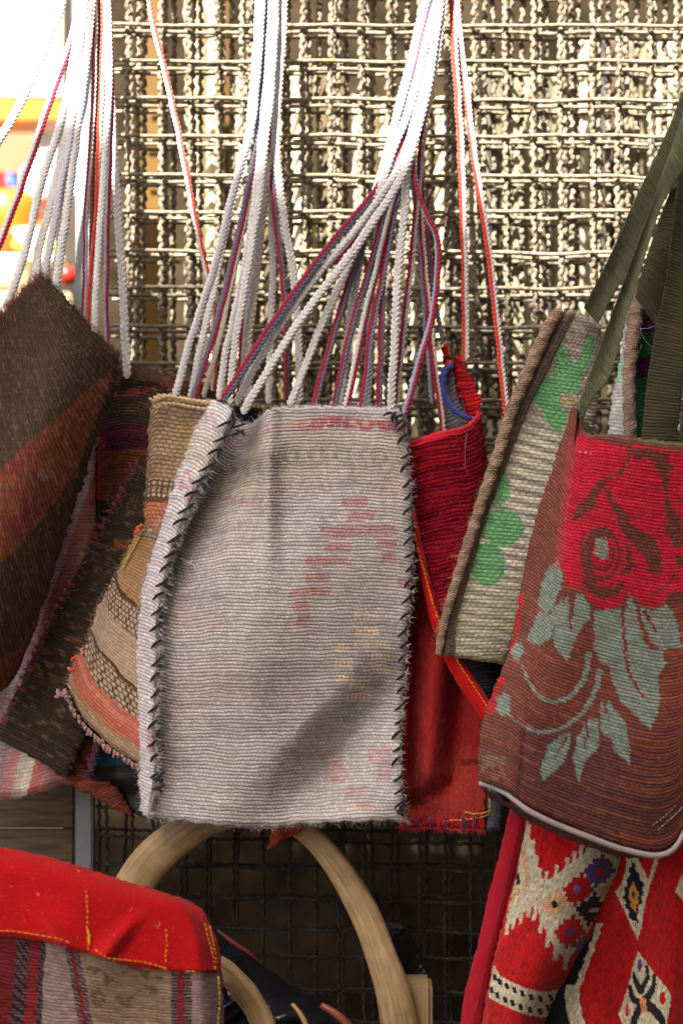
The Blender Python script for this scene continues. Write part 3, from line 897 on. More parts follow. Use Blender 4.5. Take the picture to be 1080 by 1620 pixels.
# dark sheet standing in for the shaded inside at the mouth's dip
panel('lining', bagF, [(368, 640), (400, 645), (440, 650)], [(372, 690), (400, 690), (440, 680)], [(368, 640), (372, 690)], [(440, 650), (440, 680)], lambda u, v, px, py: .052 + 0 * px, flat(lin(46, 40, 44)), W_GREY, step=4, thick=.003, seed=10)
BLK = lin(38, 36, 46)
st_me = []
for k in range(5):
    me = stitch_mesh(25 * S, 3.0 * S, 2, BLK, k)
    me.materials.append(M_THREAD); st_me.append(me)
seam_q = smooth_path(F_seam, step=2.0)
arc = 14.0; i = 0
L_ = path_len(F_seam)
while arc < L_ - 60:
    p_ = seam_q[min(len(seam_q) - 1, int(arc / 2.0))]
    f = arc / L_
    ang = 24 + 18 * sm(.1, .6, f) + random.uniform(-7, 7)
    s_ = (1.15 - .25 * f) * random.uniform(.85, 1.12)
    dx = 22 * s_ * math.cos(math.radians(ang)); dy = 22 * s_ * math.sin(math.radians(ang))
    add_stitch(bagF, st_me[i % 5], p_[0] - dx * .92 + 2, p_[1] + dy * .5, -.0125 + .004 * f, ang, s_ * .92)
    arc += 25 + random.uniform(-3, 3); i += 1
for (ax, ay, an, s_) in ((362, 682, 60, .9), (366, 676, 15, .9), (371, 668, 95, .8), (364, 688, 20, .9), (372, 680, -30, .7), (240, 1248, 20, .9), (246, 1238, 50, .9), (240, 1232, -10, .7), (244, 1246, -30, .6)):
    add_stitch(bagF, st_me[random.randrange(5)], ax, ay, -.014, an, s_)
rq = smooth_path(F_right, step=2.0); arc = 24.0; L_ = path_len(F_right)
while arc < L_ - 14:
    p_ = rq[min(len(rq) - 1, int(arc / 2.0))]
    ang = 44 + random.uniform(-9, 9)
    s_ = random.uniform(.72, .98)
    yy = float(F_depth(np.array([.97]), np.array([arc / L_]), np.array([p_[0] - 12]), np.array([p_[1]]))[0])
    add_stitch(bagF, st_me[i % 5], p_[0] - 16 * s_, p_[1] + 9 * s_, yy - .003, ang, s_)
    arc += 23.5 + random.uniform(-4, 4); i += 1
for (ax, ay, an, s_) in ((620, 668, 70, .7), (618, 662, 20, .8), (624, 676, 40, .8), (606, 658, 20, .6), (628, 668, 120, .6), (628, 1288, 60, .8), (630, 1280, 20, .6), (626, 1282, -40, .6)):
    add_stitch(bagF, st_me[random.randrange(5)], ax, ay, -.002, an, s_)
# wool fuzz along edges and over the face
fz = lin(214, 206, 208)
fibres('edge_fuzz', bagF, edge_pts(F_top, .000, 200), fz, (3, 9), bias=(0, -.6), n=420)
fibres('edge_fuzz', bagF, edge_pts(F_bot, .002, 200, 2), fz, (2, 9), bias=(.3, .7), n=260, r=.17)
fibres('edge_fuzz', bagF, edge_pts(F_bot, .002, 40, 2), fz, (8, 22), bias=(.2, .7), n=26, r=.2)
fibres('edge_fuzz', bagF, edge_pts(F_out, .018, 200), fz, (3, 10), bias=(-.7, 0), n=420)
fibres('edge_fuzz', bagF, edge_pts(F_right, .001, 200, 2), fz, (3, 10), bias=(.8, 0), n=300, r=.18)
fibres('edge_fuzz', bagF, edge_pts(F_seam[2:], -.011, 200, 2), fz, (4, 15), bias=(.8, .2), n=420, r=.35)
fibres('surface_fuzz', bagF, area_pts(F_top + F_right[1:] + F_bot[::-1][1:], lambda x, y: F_depth(.5 + 0 * x, .5 + 0 * y, x, y) - .0004, 1500), lin(220, 214, 214), (3, 9), r=.17, n=1300, out=.0015)
fibres('yarn_nub', bagF, np.array([[418, 1018, -.012], [421, 1024, -.012], [424, 892, -.013], [423, 900, -.013], [330, 745, -.012], [300, 890, -.012], [550, 1195, .0]]), lin(232, 226, 226), (8, 18), r=.6, bias=(0, .5), n=26)
# tufts of raw edge between the left stitches
fibres('seam_tuft', bagF, edge_pts(F_seam[1:], -.0105, 30, .5), lin(210, 202, 192), (5, 11), r=.5, bias=(.9, -.1), n=150, out=.001)
fibres('seam_tuft', bagF, edge_pts(F_right[1:], .001, 30, .5), lin(200, 192, 186), (4, 10), r=.45, bias=(.9, .1), n=120, out=.001)

# ------------------------------------------------------------------ brown bag at the upper left
W_BROWN = weave('brown_rib_weave', 12, 7.0, rot=90, bump=.0010, gap=.42, tint=.75, warp=1.4, grain=.3)
bagA = thing('brown_bag', P(40, 1080, -.04).tolist(), 'dark brown and rust striped woven bag hanging askew at the left edge', 'bag')
A_top = [(-70, 570), (-30, 520), (5, 492), (30, 468), (65, 432)]
A_right = [(65, 432), (95, 462), (125, 495), (160, 532), (191, 562)]
A_bot = [(-70, 1095), (-20, 1098), (16, 1083), (38, 1040), (62, 972), (90, 885), (118, 800), (148, 710), (178, 630), (191, 562)]
A_left = [(-70, 570), (-90, 800), (-70, 1095)]
def A_depth(u, v, px, py):
    e = np.interp(py, [562, 640, 710, 800, 885, 972, 1040, 1083], [191, 174, 148, 118, 90, 62, 38, 16]) - px
    return -.055 + .035 * np.exp(-np.clip(e, 0, None) / 34.) + .004 * np.sin((px + py) / 70.) - .012 * np.exp(-((e - 95) / 50.) ** 2) + .012 * sm(900, 1090, py)
def A_color(u, v, U, V, px, py):
    qd = .667 * px + .745 * py + 8 * (fbm(px / 40, py / 40, 61) - .5)
    rag = noise2(px / 5, py / 5, 62) - .5
    low = np.interp(px + 7 * rag, [-90, 0, 33, 83, 117, 155, 187], [960, 892, 864, 798, 753, 659, 566])
    dark, rust, wine, blk = lin(84, 66, 55), lin(138, 76, 48), lin(124, 58, 60), lin(76, 57, 48)
    c = np.broadcast_to(dark, px.shape + (3,)).copy()
    row = np.floor(U / 3.0)
    s = noise2(V / 14.0 + row * 9.1, row * 5.3, 63)
    c = put(c, (s > .84) & (hash2(row, row * 0, 9) > .55), lin(150, 122, 92), .45)
    mid = (qd + 6 * rag > 552)
    c = put(c, mid, rust, .72 + .5 * (noise2(px / 6, py / 6, 69) - .5))
    c = put(c, mid, wine, .75 * sm(.42, .62, fbm(px / 60, py / 40, 64)) * sm(90, 40, px))
    c = put(c, mid & (s > .74), lin(170, 112, 76), .35)
    side = mid & (py > low)
    c = put(c, side, blk, .94)  # dark brown side, with shade of the turned-away gusset partly painted in
    c = put(c, side & (s > .80), lin(120, 92, 70), .4)
    low2 = np.interp(px + 9 * rag, [-90, 0, 33, 61, 80], [1090, 1042, 1024, 968, 930])
    c = put(c, py > low2, lin(120, 68, 42), .9)
    c = put(c, (px - 66) ** 2 + (py - 752) ** 2 < 110 * (noise2(px / 4, py / 4, 67) + .2), lin(176, 150, 150), .5)
    return yarns(c, V, U, 4.6, .14, 12, 50)
panel('front_panel', bagA, A_top, A_bot, A_left, A_right, A_depth, A_color, W_BROWN, step=2.1, thick=.006, wob=2.6, roll=.003, seed=15)
panel('back_panel', bagA, A_top, A_bot, A_left, A_right, lambda u, v, px, py: .004 + .008 * np.sin(np.pi * u) + 0 * px, flat(lin(80, 52, 42)), W_BROWN, step=7, thick=.004, seed=16)
fibres('frayed_edge', bagA, edge_pts(A_top[1:], -.05, 160, 2), lin(150, 62, 40), (4, 12), r=.5, bias=(-.5, -.7), n=420)
fibres('frayed_edge', bagA, edge_pts(A_right, -.05, 160, 2), lin(96, 62, 48), (3, 9), r=.4, bias=(.5, -.6), n=420)
fibres('surface_fuzz', bagA, area_pts([(0, 500), (60, 440), (185, 565), (110, 790), (0, 1000)], lambda x, y: A_depth(.5, .5, x, y) - .0006, 700), lin(150, 120, 96), (3, 8), r=.2, n=500)

# ------------------------------------------------------------------ pink striped bag behind it
W_PINK = weave('pink_stripe_weave', 8, 6, rot=0, bump=.0008, gap=.7, tint=.85, grain=.15)
bagB = thing('pink_striped_bag', P(40, 1260, .05).tolist(), 'pale pink and white striped cloth bag partly hidden behind the brown bags', 'bag')
def B_color(u, v, U, V, px, py):
    xs = px + (py - 1200) * .22 + 3 * (noise2(px / 20, py / 60, 71) - .5)
    edges = [-90, -10, 4, 16, 30, 44, 56, 72, 200]
    cols = [lin(190, 180, 184), lin(206, 196, 200), lin(212, 168, 172), lin(214, 152, 152), lin(206, 190, 176), lin(222, 206, 192), lin(200, 120, 112), lin(206, 150, 150)]
    c = np.zeros(px.shape + (3,))
    for k in range(8):
        c = put(c, (xs >= edges[k]) & (xs < edges[k + 1]), cols[k])
    up = py < 1000
    xu = px + 2 * (noise2(px / 20, py / 60, 72) - .5) + (py - 820) * .35
    c = put(c, up & (xu < 108), lin(160, 132, 146)); c = put(c, up & (xu >= 108) & (xu < 124), lin(206, 168, 174)); c = put(c, up & (xu >= 124), lin(192, 120, 106)); c = put(c, up & (xu >= 146), lin(186, 150, 124))
    return yarns(c, U, V, 6, .06, 14)
panel('front_panel', bagB, [(-60, 690), (60, 690), (158, 700)], [(-60, 1268), (20, 1264), (60, 1254), (112, 1238)], [(-60, 690), (-60, 1268)], [(158, 700), (152, 850), (130, 1050), (112, 1238)],
      lambda u, v, px, py: .060 + .004 * np.sin(px / 14.) + .012 * sm(.9, 1, v) * 0, B_color, W_PINK, step=2.6, thick=.02, roll=.010, rollw=16, seed=18)

# ------------------------------------------------------------------ dark brown bag with purple band
W_DK = weave('dark_kilim_weave', 6, 5, bump=.0009, gap=.45, tint=.7, warp=1.6, grain=.4)
bagC = thing('purple_banded_bag', P(200, 880, .05).tolist(), 'dark brown bag with purple and rust bands between the brown and tan bags', 'bag')
def C_color(u, v, U, V, px, py):
    yj = py + 12 * (noise2(px / 30, py / 40, 81) - .5) + .06 * (px - 200)
    c = np.broadcast_to(lin(78, 62, 52), px.shape + (3,)).copy()
    rag = noise2(px / 7, np.floor(py / 6) * 2.1, 82)
    c = put(c, (yj > 616) & (yj < 624) & (px > 178) & (rag > .3), lin(150, 70, 58), .8)
    c = put(c, (yj > 640) & (yj < 650) & (px > 200) & (rag > .45), lin(160, 84, 60), .7)
    c = put(c, (yj > 640) & (yj < 668), lin(68, 58, 52), .5)
    c = put(c, (yj > 674) & (yj < 716), lin(96, 40, 60))
    c = put(c, (yj > 690) & (yj < 716) & (rag > .45), lin(70, 30, 50), .8)
    c = put(c, (yj > 716) & (yj < 788), lin(110, 66, 42))
    c = put(c, (yj > 716) & (yj < 788) & (rag > .6), lin(126, 80, 44), .8)
    c = put(c, (yj > 690) & (yj < 788) & (u < .12) & (rag > .35), lin(150, 56, 60), .8)
    c = put(c, yj > 788, lin(56, 48, 40))
    return yarns(c, U, V, 6, .16, 21, 30)
panel('front_panel', bagC, [(164, 602), (184, 594), (210, 592), (262, 604)], [(148, 885), (190, 880), (250, 880)], [(164, 602), (157, 690), (152, 790), (148, 885)], [(262, 604), (256, 740), (250, 880)],
      lambda u, v, px, py: .046 + .01 * (1 - u) ** 2 + .004 * np.sin(py / 40.), C_color, W_DK, step=2.2, thick=.006, wob=2.2, seed=22)
panel('back_panel', bagC, [(166, 572), (205, 576), (250, 590), (300, 602), (352, 616)], [(160, 760), (250, 760), (350, 760)], [(166, 572), (160, 760)], [(352, 616), (350, 760)],
      lambda u, v, px, py: .082 + .004 * np.sin(px / 25.), lambda u, v, U, V, px, py: yarns(put(np.broadcast_to(lin(96, 70, 54), px.shape + (3,)).copy(), (fbm(px / 22, py / 18, 85) > .56), lin(150, 84, 56), .7), U, V, 6, .15, 24), W_DK, step=2.6, thick=.006, wob=3, seed=23)
fibres('frayed_edge', bagC, edge_pts([(164, 602), (184, 594), (210, 592), (262, 604)], .045, 100, 3), lin(96, 68, 52), (4, 13), r=.6, bias=(0, -.8), n=320)
fibres('frayed_edge', bagC, edge_pts([(166, 572), (205, 576), (250, 590), (300, 602), (352, 616)], .080, 140, 2), lin(128, 82, 60), (4, 11), r=.6, bias=(0, -.8), n=420)

# ------------------------------------------------------------------ speckled brown bag with magenta edge
W_SPK = weave('speckled_brown_weave', 6, 5.2, rot=0, bump=.0009, gap=.45, tint=.72, warp=1.6, grain=.3)
bagK = thing('speckled_bag', P(60, 1200, .03).tolist(), 'dark brown speckled bag with magenta overcast edge slanting down to the lower left', 'bag')
K_left = [(222, 722), (205, 758), (190, 785), (170, 818), (150, 850), (112, 925), (76, 990), (45, 1055), (15, 1120), (-12, 1166)]
K_bot = [(-12, 1166), (40, 1192), (75, 1212), (108, 1233)]
K_right = [(240, 730), (236, 840), (222, 920), (190, 1020), (150, 1130), (108, 1233)]
def K_color(u, v, U, V, px, py):
    c = np.broadcast_to(lin(70, 58, 48), px.shape + (3,)).copy()
    cu, cv = np.floor((U + 3 * (np.floor(V / 5.2) % 2)) / 6), np.floor(V / 5.2)
    s = hash2(cu, cv, 93)
    cl = noise2(px / 46, py / 60, 94)
    c = put(c, (s > .93 - .16 * cl), lin(160, 126, 98), .28)
    c = put(c, (np.abs(py - 1000 + .8 * (px - 130)) < 22) & (s > .75) & (px < 170), lin(140, 94, 70), .5)
    c = put(c, (np.abs(px - 192) < 12) & (np.abs(py - 862) < 8), lin(160, 96, 66), .6)
    return yarns(c, U, V, 7.6, .14, 26, 60)
panel('front_panel', bagK, [(222, 722), (230, 724), (240, 730)], K_bot, K_left, K_right, lambda u, v, px, py: .038 + .010 * (1 - u) ** 2 + .005 * np.sin(v * 9) * (1 - u) - .003 * np.sin(np.pi * u), K_color, W_SPK, step=2.0, thick=.006, wob=2.0, seed=27)
panel('back_panel', bagK, [(222, 722), (230, 724), (240, 730)], K_bot, K_left, K_right, lambda u, v, px, py: .052 + 0 * px, flat(lin(70, 50, 44)), W_SPK, step=7, thick=.004, seed=28)
mg = [lin(150, 40, 84), lin(176, 62, 84), lin(190, 84, 78), lin(140, 70, 96)]
kq = smooth_path(K_left, step=7.0)
mg_me = []
for k in range(4):
    me = stitch_mesh(15 * S, 2.9 * S, 1, mg[k], 30 + k); me.materials.append(M_THREAD); mg_me.append(me)
for k in range(2, len(kq) - 2, 2):
    f = k / len(kq)
    if noise2(np.array([f * 18]), np.array([0.]), 97)[0] > .30:
        add_stitch(bagK, mg_me[(0 if f < .35 else random.choice((0, 1, 2, 3)))], kq[k, 0] - 5, kq[k, 1] - 2, .041 + .004 * f, -35 + random.uniform(-25, 25), random.uniform(.7, 1.1))
fibres('loose_yarn', bagK, edge_pts(K_left, .036, 100, 2), lin(160, 56, 92), (5, 18), r=.8, bias=(-.6, -.2), n=150)
fibres('loose_yarn', bagK, edge_pts(K_left, .036, 100, 2), lin(60, 46, 42), (4, 12), r=.6, bias=(-.5, .1), n=160)

# ------------------------------------------------------------------ black lined bag with rust edge, below
bagE = thing('black_lined_bag', P(170, 1290, .06).tolist(), 'bag with black teal-marked lining and rust edge below the tan bag', 'bag')
M_lin = plush('satin_lining', .08, (1, .4), lo=.6, hi=1.3, sheen=.1, rough=.45)
def E_color(u, v, U, V, px, py):
    c = np.broadcast_to(lin(22, 20, 24), px.shape + (3,)).copy()
    c = put(c, ((px - 172) / 26.) ** 2 + ((py - 1200) / 13.) ** 2 < .5 + noise2(px / 7, py / 7, 99), lin(18, 62, 74), .8)
    return c
panel('lining', bagE, [(118, 1120), (170, 1125), (240, 1140)], [(118, 1245), (165, 1262), (240, 1300)], [(118, 1120), (118, 1245)], [(240, 1140), (240, 1300)], lambda u, v, px, py: .060 + .004 * np.sin(px / 13.) + .003 * np.sin(py / 9.), E_color, M_lin, step=3, seed=31)
def E2_color(u, v, U, V, px, py):
    c = np.broadcast_to(lin(128, 70, 50), px.shape + (3,)).copy()
    c = put(c, fbm(px / 14, py / 14, 101) > .55, lin(120, 56, 62), .6)
    return yarns(c, U, V, 6, .15, 33, 30)
panel('edge_band', bagE, [(130, 1168), (142, 1166), (150, 1176)], [(206, 1293), (211, 1291), (214, 1286)], [(130, 1168), (112, 1210), (104, 1232), (130, 1252), (165, 1270), (206, 1293)], [(150, 1176), (143, 1205), (140, 1222), (160, 1232), (186, 1246), (214, 1286)],
      lambda u, v, px, py: .050 + .004 * u, E2_color, W_DK, step=2.2, thick=.01, wob=2, seed=32)
fibres('frayed_edge', bagE, edge_pts([(150, 1176), (143, 1205), (140, 1222)], .048, 60, 3), lin(120, 60, 84), (4, 11), r=.8, bias=(.6, 0), n=110)

# ------------------------------------------------------------------ tan bag
W_TAN = weave('tan_basket_weave', 9, 6.4, bump=.0011, gap=.36, tint=.82, warp=.8, grain=.2, cross=.9)
W_TAN2 = weave('tan_rib_weave', 5, 5.0, bump=.0007, gap=.5, tint=.85, warp=1.4, grain=.2)
bagD = thing('tan_bag', P(200, 1200, .03).tolist(), 'tan and brown basket weave bag with coral stripes tucked behind the grey bag', 'bag')
def D1_color(u, v, U, V, px, py):
    c = np.broadcast_to(lin(188, 160, 130), px.shape + (3,)).copy()
    c = put(c, (px > 262) & (py > 655) & (py < 720), lin(176, 146, 92), .6 * sm(262, 300, px))
    c = put(c, (py > 720) & (py < 760), lin(166, 132, 112), .6)
    c = put(c, py < 646, lin(170, 146, 110), .8)
    chk = (py > 758) & (py < 786)
    cu, cv = np.floor(U / 9.), np.floor(V / 5.6)
    c = put(c, chk, lin(112, 86, 66), .9)
    c = put(c, chk & (((U / 9.) % 1) < .55) & (((V / 9.) % 1) < .6), lin(206, 180, 152))
    c = put(c, (py > 786) & (py < 794), lin(110, 84, 60))
    c = put(c, (py >= 794) & (py < 838), lin(204, 132, 98))
    c = put(c, (py >= 822), lin(184, 136, 112), .8)
    return yarns(c, U, V, 5.6, .07, 41, 40)
panel('front_panel', bagD, [(238, 641), (246, 626), (262, 622), (300, 628), (352, 632)], [(228, 880), (245, 880), (266, 880)], [(238, 641), (235, 680), (231, 740), (228, 800), (228, 880)], [(346, 632), (318, 720), (296, 790), (266, 880)],
      lambda u, v, px, py: .018 + .014 * (1 - u) ** 3 + .004 * np.sin(py / 50.), D1_color, W_TAN, step=2.0, thick=.005, wob=1.6, roll=.005, rollw=9, seed=42)
D_left = [(223, 838), (210, 857), (193, 890), (177, 920), (157, 957), (140, 1010), (122, 1042), (106, 1082)]
D_bot = [(106, 1082), (120, 1118), (137, 1143), (173, 1176), (213, 1203), (240, 1222)]
D_right = [(250, 838), (246, 930), (234, 1080), (238, 1222)]
def D2_color(u, v, U, V, px, py):
    w = v + .03 * (noise2(px / 30, py / 30, 111) - .5) - .13 * u * (1 - v) * sm(0, .25, v)
    beige = lin(190, 164, 140)
    c = np.broadcast_to(beige, px.shape + (3,)).copy()
    c = put(c, w < .10, lin(178, 140, 100)); c = put(c, (w > .06) & (w < .30), lin(182, 140, 96), .8)
    def checks(a, b):
        nonlocal c
        m = (w > a) & (w < b)
        c = put(c, m, lin(98, 76, 60), .95)
        c = put(c, m & (((U / 8.5 + .5 * np.floor(V / 7.5)) % 1) < .66) & (((V / 7.5) % 1) < .66), lin(206, 182, 156), .95)
    c = put(c, (w > .30) & (w < .325), lin(98, 74, 54))
    checks(.325, .44)
    checks(.00, .045)
    checks(.645, .79)
    c = put(c, (w > .64) & (w < .66), lin(98, 74, 54)); 
    c = put(c, (w > .79) & (w < .93), lin(206, 118, 98)); c = put(c, (w > .82) & (w < .85), lin(214, 142, 118), .8)
    c = put(c, w > .93, lin(176, 148, 126))
    return yarns(c, U, V, 5, .07, 43, 40)
panel('side_panel', bagD, [(223, 838), (236, 836), (250, 838)], D_bot, D_left, D_right, lambda u, v, px, py: .016 + .006 * (1 - u) ** 2 + .004 * np.sin(v * 6.), D2_color, W_TAN2, step=1.9, thick=.006, wob=1.6, seed=44)
panel('back_panel', bagD, [(238, 641), (300, 634), (345, 636), (440, 640)], D_bot[:-1] + [(400, 1240)], [(238, 641), (222, 800), (190, 900), (106, 1082)], [(440, 640), (420, 900), (400, 1240)],
      lambda u, v, px, py: .062 - .01 * v + 0 * px, flat(lin(176, 150, 116)), W_TAN, step=6, thick=.004, seed=45)
lp = stitch_mesh(13 * S, 3.6 * S, 1, lin(172, 138, 130), 61); lp.materials.append(M_THREAD)
lp2 = stitch_mesh(13 * S, 3.6 * S, 1, lin(150, 112, 108), 62); lp2.materials.append(M_THREAD)
bq = smooth_path(D_bot, step=6.5)
for k in range(1, len(bq) - 1):
    add_stitch(bagD, lp if k % 2 else lp2, bq[k, 0] - 5, bq[k, 1] + 1, .020, -78 + random.uniform(-20, 20), random.uniform(.6, .95))
lp3 = stitch_mesh(13 * S, 3.0 * S, 1, lin(196, 170, 136), 63); lp3.materials.append(M_THREAD)
tq = smooth_path([(240, 634), (262, 628), (300, 634), (340, 640)], step=7.5)
for rowk in range(3):
    for k in range(len(tq)):
        add_stitch(bagD, lp3, tq[k, 0] - 4 + rowk * 3, tq[k, 1] - 4 + rowk * 6, .016, 20 if (rowk % 2) else -28, .8)
stitches('yellow_stitching', bagD, [(110, 1086, .0165), (128, 1112, .0165), (160, 1146, .0165), (190, 1172, .0165), (216, 1190, .0165)], lin(214, 186, 70), 8, .2, 1.0)
stitches('yellow_stitching', bagD, [(221, 850, .020), (208, 874, .0215), (194, 900, .0225)], lin(206, 176, 70), 6, .3, 1.3)
kn = stitch_mesh(11 * S, 4.2 * S, 1, lin(226, 96, 56), 65); kn.materials.append(M_THREAD)
for (kx, ky) in ((221, 836), (218, 843), (118, 1044), (113, 1056)):
    add_stitch(bagD, kn, kx - 5, ky, .016, random.uniform(-40, 40), .9)
pk = stitch_mesh(12 * S, 3.4 * S, 1, lin(168, 130, 142), 66); pk.materials.append(M_THREAD)
for (kx, ky) in ((96, 1090), (100, 1100), (92, 1102), (106, 1098)):
    add_stitch(bagD, pk, kx - 5, ky, .016, random.uniform(-50, 50), 1)
fibres('frayed_edge', bagD, edge_pts(D_left, .028, 120, 2), lin(176, 146, 116), (3, 9), r=.5, bias=(-.6, -.3), n=260)

# ------------------------------------------------------------------ crimson ribbed bag with red bound flap
W_RED = weave('crimson_rib_weave', 26, 6.4, rot=-9, bump=.0012, gap=.35, tint=.7, warp=2.2, grain=.4, cross=.3)
bagG = thing('crimson_bag', P(720, 1140, .03).tolist(), 'crimson ribbed wool bag with blue lined mouth and bright red bound edge', 'bag')
CR, CRD, CRB = lin(150, 20, 40), lin(110, 12, 30), lin(186, 22, 40)
G_top = [(640, 706), (655, 700), (671, 694), (701, 685), (730, 679), (748, 668), (760, 653)]
G_left = [(640, 706), (648, 800), (657, 850), (672, 920), (692, 990), (727, 1060), (772, 1142)]
G_right = [(760, 653), (766, 690), (769, 720), (771, 760), (780, 900), (800, 1130)]
def G_color(u, v, U, V, px, py):
    c = np.broadcast_to(CR, px.shape + (3,)).copy()
    s = noise2(U / 40 + np.floor(V / 4.6) * 3.1, np.floor(V / 4.6) * 1.7, 121)
    c = put(c, s > .68, CRB, .7); c = put(c, s < .3, CRD, .7)
    c = put(c, V < 7, lin(214, 40, 56), .9)
    c = put(c, ((px - 718) ** 2 < 30) & (np.abs(py - 880) < 3), lin(190, 130, 40), .7)
    c = put(c, py > 1035, lin(40, 38, 46), sm(1035, 1050, py))
    return c
panel('front_panel', bagG, G_top, [(772, 1142), (785, 1138), (800, 1130)], G_left, G_right, lambda u, v, px, py: .026 + .022 * u ** 3 - .006 * np.sin(np.pi * u) + .004 * np.sin(py / 60.), G_color, W_RED, step=2.0, thick=.006, wob=1.6, rib=(6.4, .0003, -9), roll=.004, rollw=6, seed=52)
def G_in(u, v, U, V, px, py):
    c = np.broadcast_to(lin(128, 128, 140), px.shape + (3,)).copy()
    return yarns(put(c, ((V / 7) % 1) < .3, lin(92, 94, 112), .6), U, V, 5, .1, 55)
linG = panel('lining', bagG, [(703, 592), (708, 582), (716, 578)], [(704, 690), (726, 684), (748, 668)], [(703, 592), (700, 612), (700, 640), (704, 690)], [(716, 578), (720, 600), (730, 636), (748, 668)],
      lambda u, v, px, py: .060 + .006 * u, G_in, W_PINK, step=2, thick=.003, seed=53)
tube('blue_rim', linG, [(714, 578, .060), (703, 588, .055), (699, 604, .050), (701, 620, .048), (708, 638, .046), (720, 651, .044), (734, 659, .042), (748, 662, .042)], [5, 6, 6, 5.5, 5, 5, 4.5, 3], lin(52, 58, 130), M_THREAD, 8, 3, lump=lambda i, a: 1 + .18 * np.sin(i * 1.3 + 2 * a))
stitches('yellow_stitching', linG, [(702, 632, .052), (708, 646, .050), (718, 656, .048), (730, 664, .047), (740, 670, .046)], lin(206, 196, 60), 9, .15, .9)
panel('side_panel', bagG, [(717, 563), (722, 560), (729, 570)], [(742, 664), (752, 662), (760, 652)], [(717, 563), (720, 592), (728, 634), (742, 664)], [(729, 570), (742, 592), (752, 612), (758, 630), (760, 652)],
      lambda u, v, px, py: .050 + .016 * (1 - u) - .012 * v, lambda u, v, U, V, px, py: yarns(np.broadcast_to(lin(190, 30, 40), px.shape + (3,)).copy(), U, V, 4, .2, 57, 12), W_RED, step=2, thick=.006, wob=2.2, roll=.005, seed=54)
tube('bound_rim', bagG, [(641, 706, .027), (671, 694, .024), (701, 685, .024), (730, 679, .028), (747, 668, .034), (758, 654, .040)], 3.6, lin(206, 34, 50), M_THREAD, 7, 3, lump=lambda i, a: 1 + .25 * np.sin(i * 1.7 + a))
panel('corner_tab', bagG, [(697, 548), (706, 540), (714, 556)], [(702, 590), (708, 586), (716, 580)], [(697, 548), (699, 570), (702, 590)], [(714, 556), (716, 568), (716, 580)], lambda u, v, px, py: .062 + 0 * px,
      lambda u, v, U, V, px, py: put(put(np.broadcast_to(lin(206, 36, 36), px.shape + (3,)).copy(), u > .5, lin(176, 112, 62)), (v > .45) & (v < .62), lin(30, 26, 28)), W_RED, step=2, thick=.006, wob=2, seed=56)
panel('red_tape', bagG, [(694, 640), (700, 640)], [(695, 690), (703, 686)], [(694, 640), (695, 690)], [(700, 640), (703, 686)], lambda u, v, px, py: .058 + 0 * px, flat(lin(190, 28, 36)), W_RED, step=3, seed=58)
M_FELT = plush('red_felt', .5, (1, 1), bump=.0008, lo=.8, hi=1.12, sheen=.04)
bndG = panel('binding', bagG, [(646, 800), (650, 799), (655, 800)], [(766, 1146), (774, 1134), (782, 1118)], [(646, 800), (655, 870), (668, 930), (686, 1000), (715, 1068), (766, 1146)], [(655, 800), (669, 870), (685, 932), (702, 988), (734, 1044), (782, 1118)],
      lambda u, v, px, py: .013 + .006 * (2 * u - 1) ** 2, flat(lin(196, 14, 18)), M_FELT, step=2.2, thick=.007, wob=.5, roll=.003, seed=59)
stitches('yellow_stitching', bndG, [(655, 845, .0125), (664, 880, .0125), (678, 930, .0125), (693, 980, .0125), (723, 1045, .0125), (748, 1084, .0125), (772, 1120, .0125)], lin(224, 150, 30), 7, .3, 1.1)
fibres('loose_thread', bagG, np.array([[737, 685, .018]]), lin(222, 180, 184), (56, 64), r=.5, spread=.1, bias=(-.2, 1), n=1)
fibres('edge_fuzz', bagG, edge_pts(G_top, .024, 100, 2), lin(206, 40, 56), (3, 9), r=.3, bias=(0, -.7), n=260)
fibres('surface_fuzz', bagG, area_pts([(650, 705), (755, 665), (745, 790), (700, 960), (662, 850)], lambda x, y: .020 + 0 * x, 500), lin(206, 70, 84), (3, 9), r=.2, n=380)

# coral red bag under it
W_COR = weave('coral_wool_weave', 7, 5.2, rot=90, bump=.0009, gap=.72, tint=.85, warp=1.2, grain=.2, sheen=.04)
bagM = thing('coral_red_bag', P(700, 1310, .05).tolist(), 'soft coral red bag with purple blanket stitched hem below the crimson bag', 'bag')
def M_depth(u, v, px, py):
    d = .052 + 0 * px
    xr = 688 - .05 * (py - 1100)
    lo = 1 - sm(1215, 1290, py)
    d += -.022 * np.exp(-((px - xr) / 28.) ** 2) * sm(960, 1060, py) * lo
    d += .016 * np.exp(-((px - 728 + .16 * (py - 1100)) / 22.) ** 2) * lo
    d += .010 * np.exp(-((px - 650) / 14.) ** 2) * lo
    d += .012 * np.exp(-(((py - 1252) + .5 * (px - 690)) / 13.) ** 2) * (px < 715)
    return d
def M_color(u, v, U, V, px, py):
    c = np.broadcast_to(lin(172, 42, 42), px.shape + (3,)).copy()
    c = put(c, np.ones(px.shape), lin(182, 64, 56), sm(1150, 1260, py) * .8)
    c = put(c, py > 1292, lin(206, 40, 60), .8)
    c = put(c, (np.abs(py - 1206) < 5) & (px > 728) & (noise2(px / 9, py / 4, 131) > .35), lin(70, 40, 36), .7)
    return yarns(c, V, U, 5, .08, 61, 60)
panel('front_panel', bagM, [(625, 830), (700, 830), (790, 1000)], [(632, 1309), (700, 1311), (768, 1313)], [(625, 830), (628, 1100), (632, 1309)], [(790, 1000), (772, 1180), (768, 1313)], M_depth, M_color, W_COR, step=2.2, thick=.006, wob=1.6, seed=62)
def denim(u, v, U, V, px, py):
    c = np.broadcast_to(lin(120, 122, 134), px.shape + (3,)).copy()
    return put(c, u > .55, lin(74, 76, 88), .8)
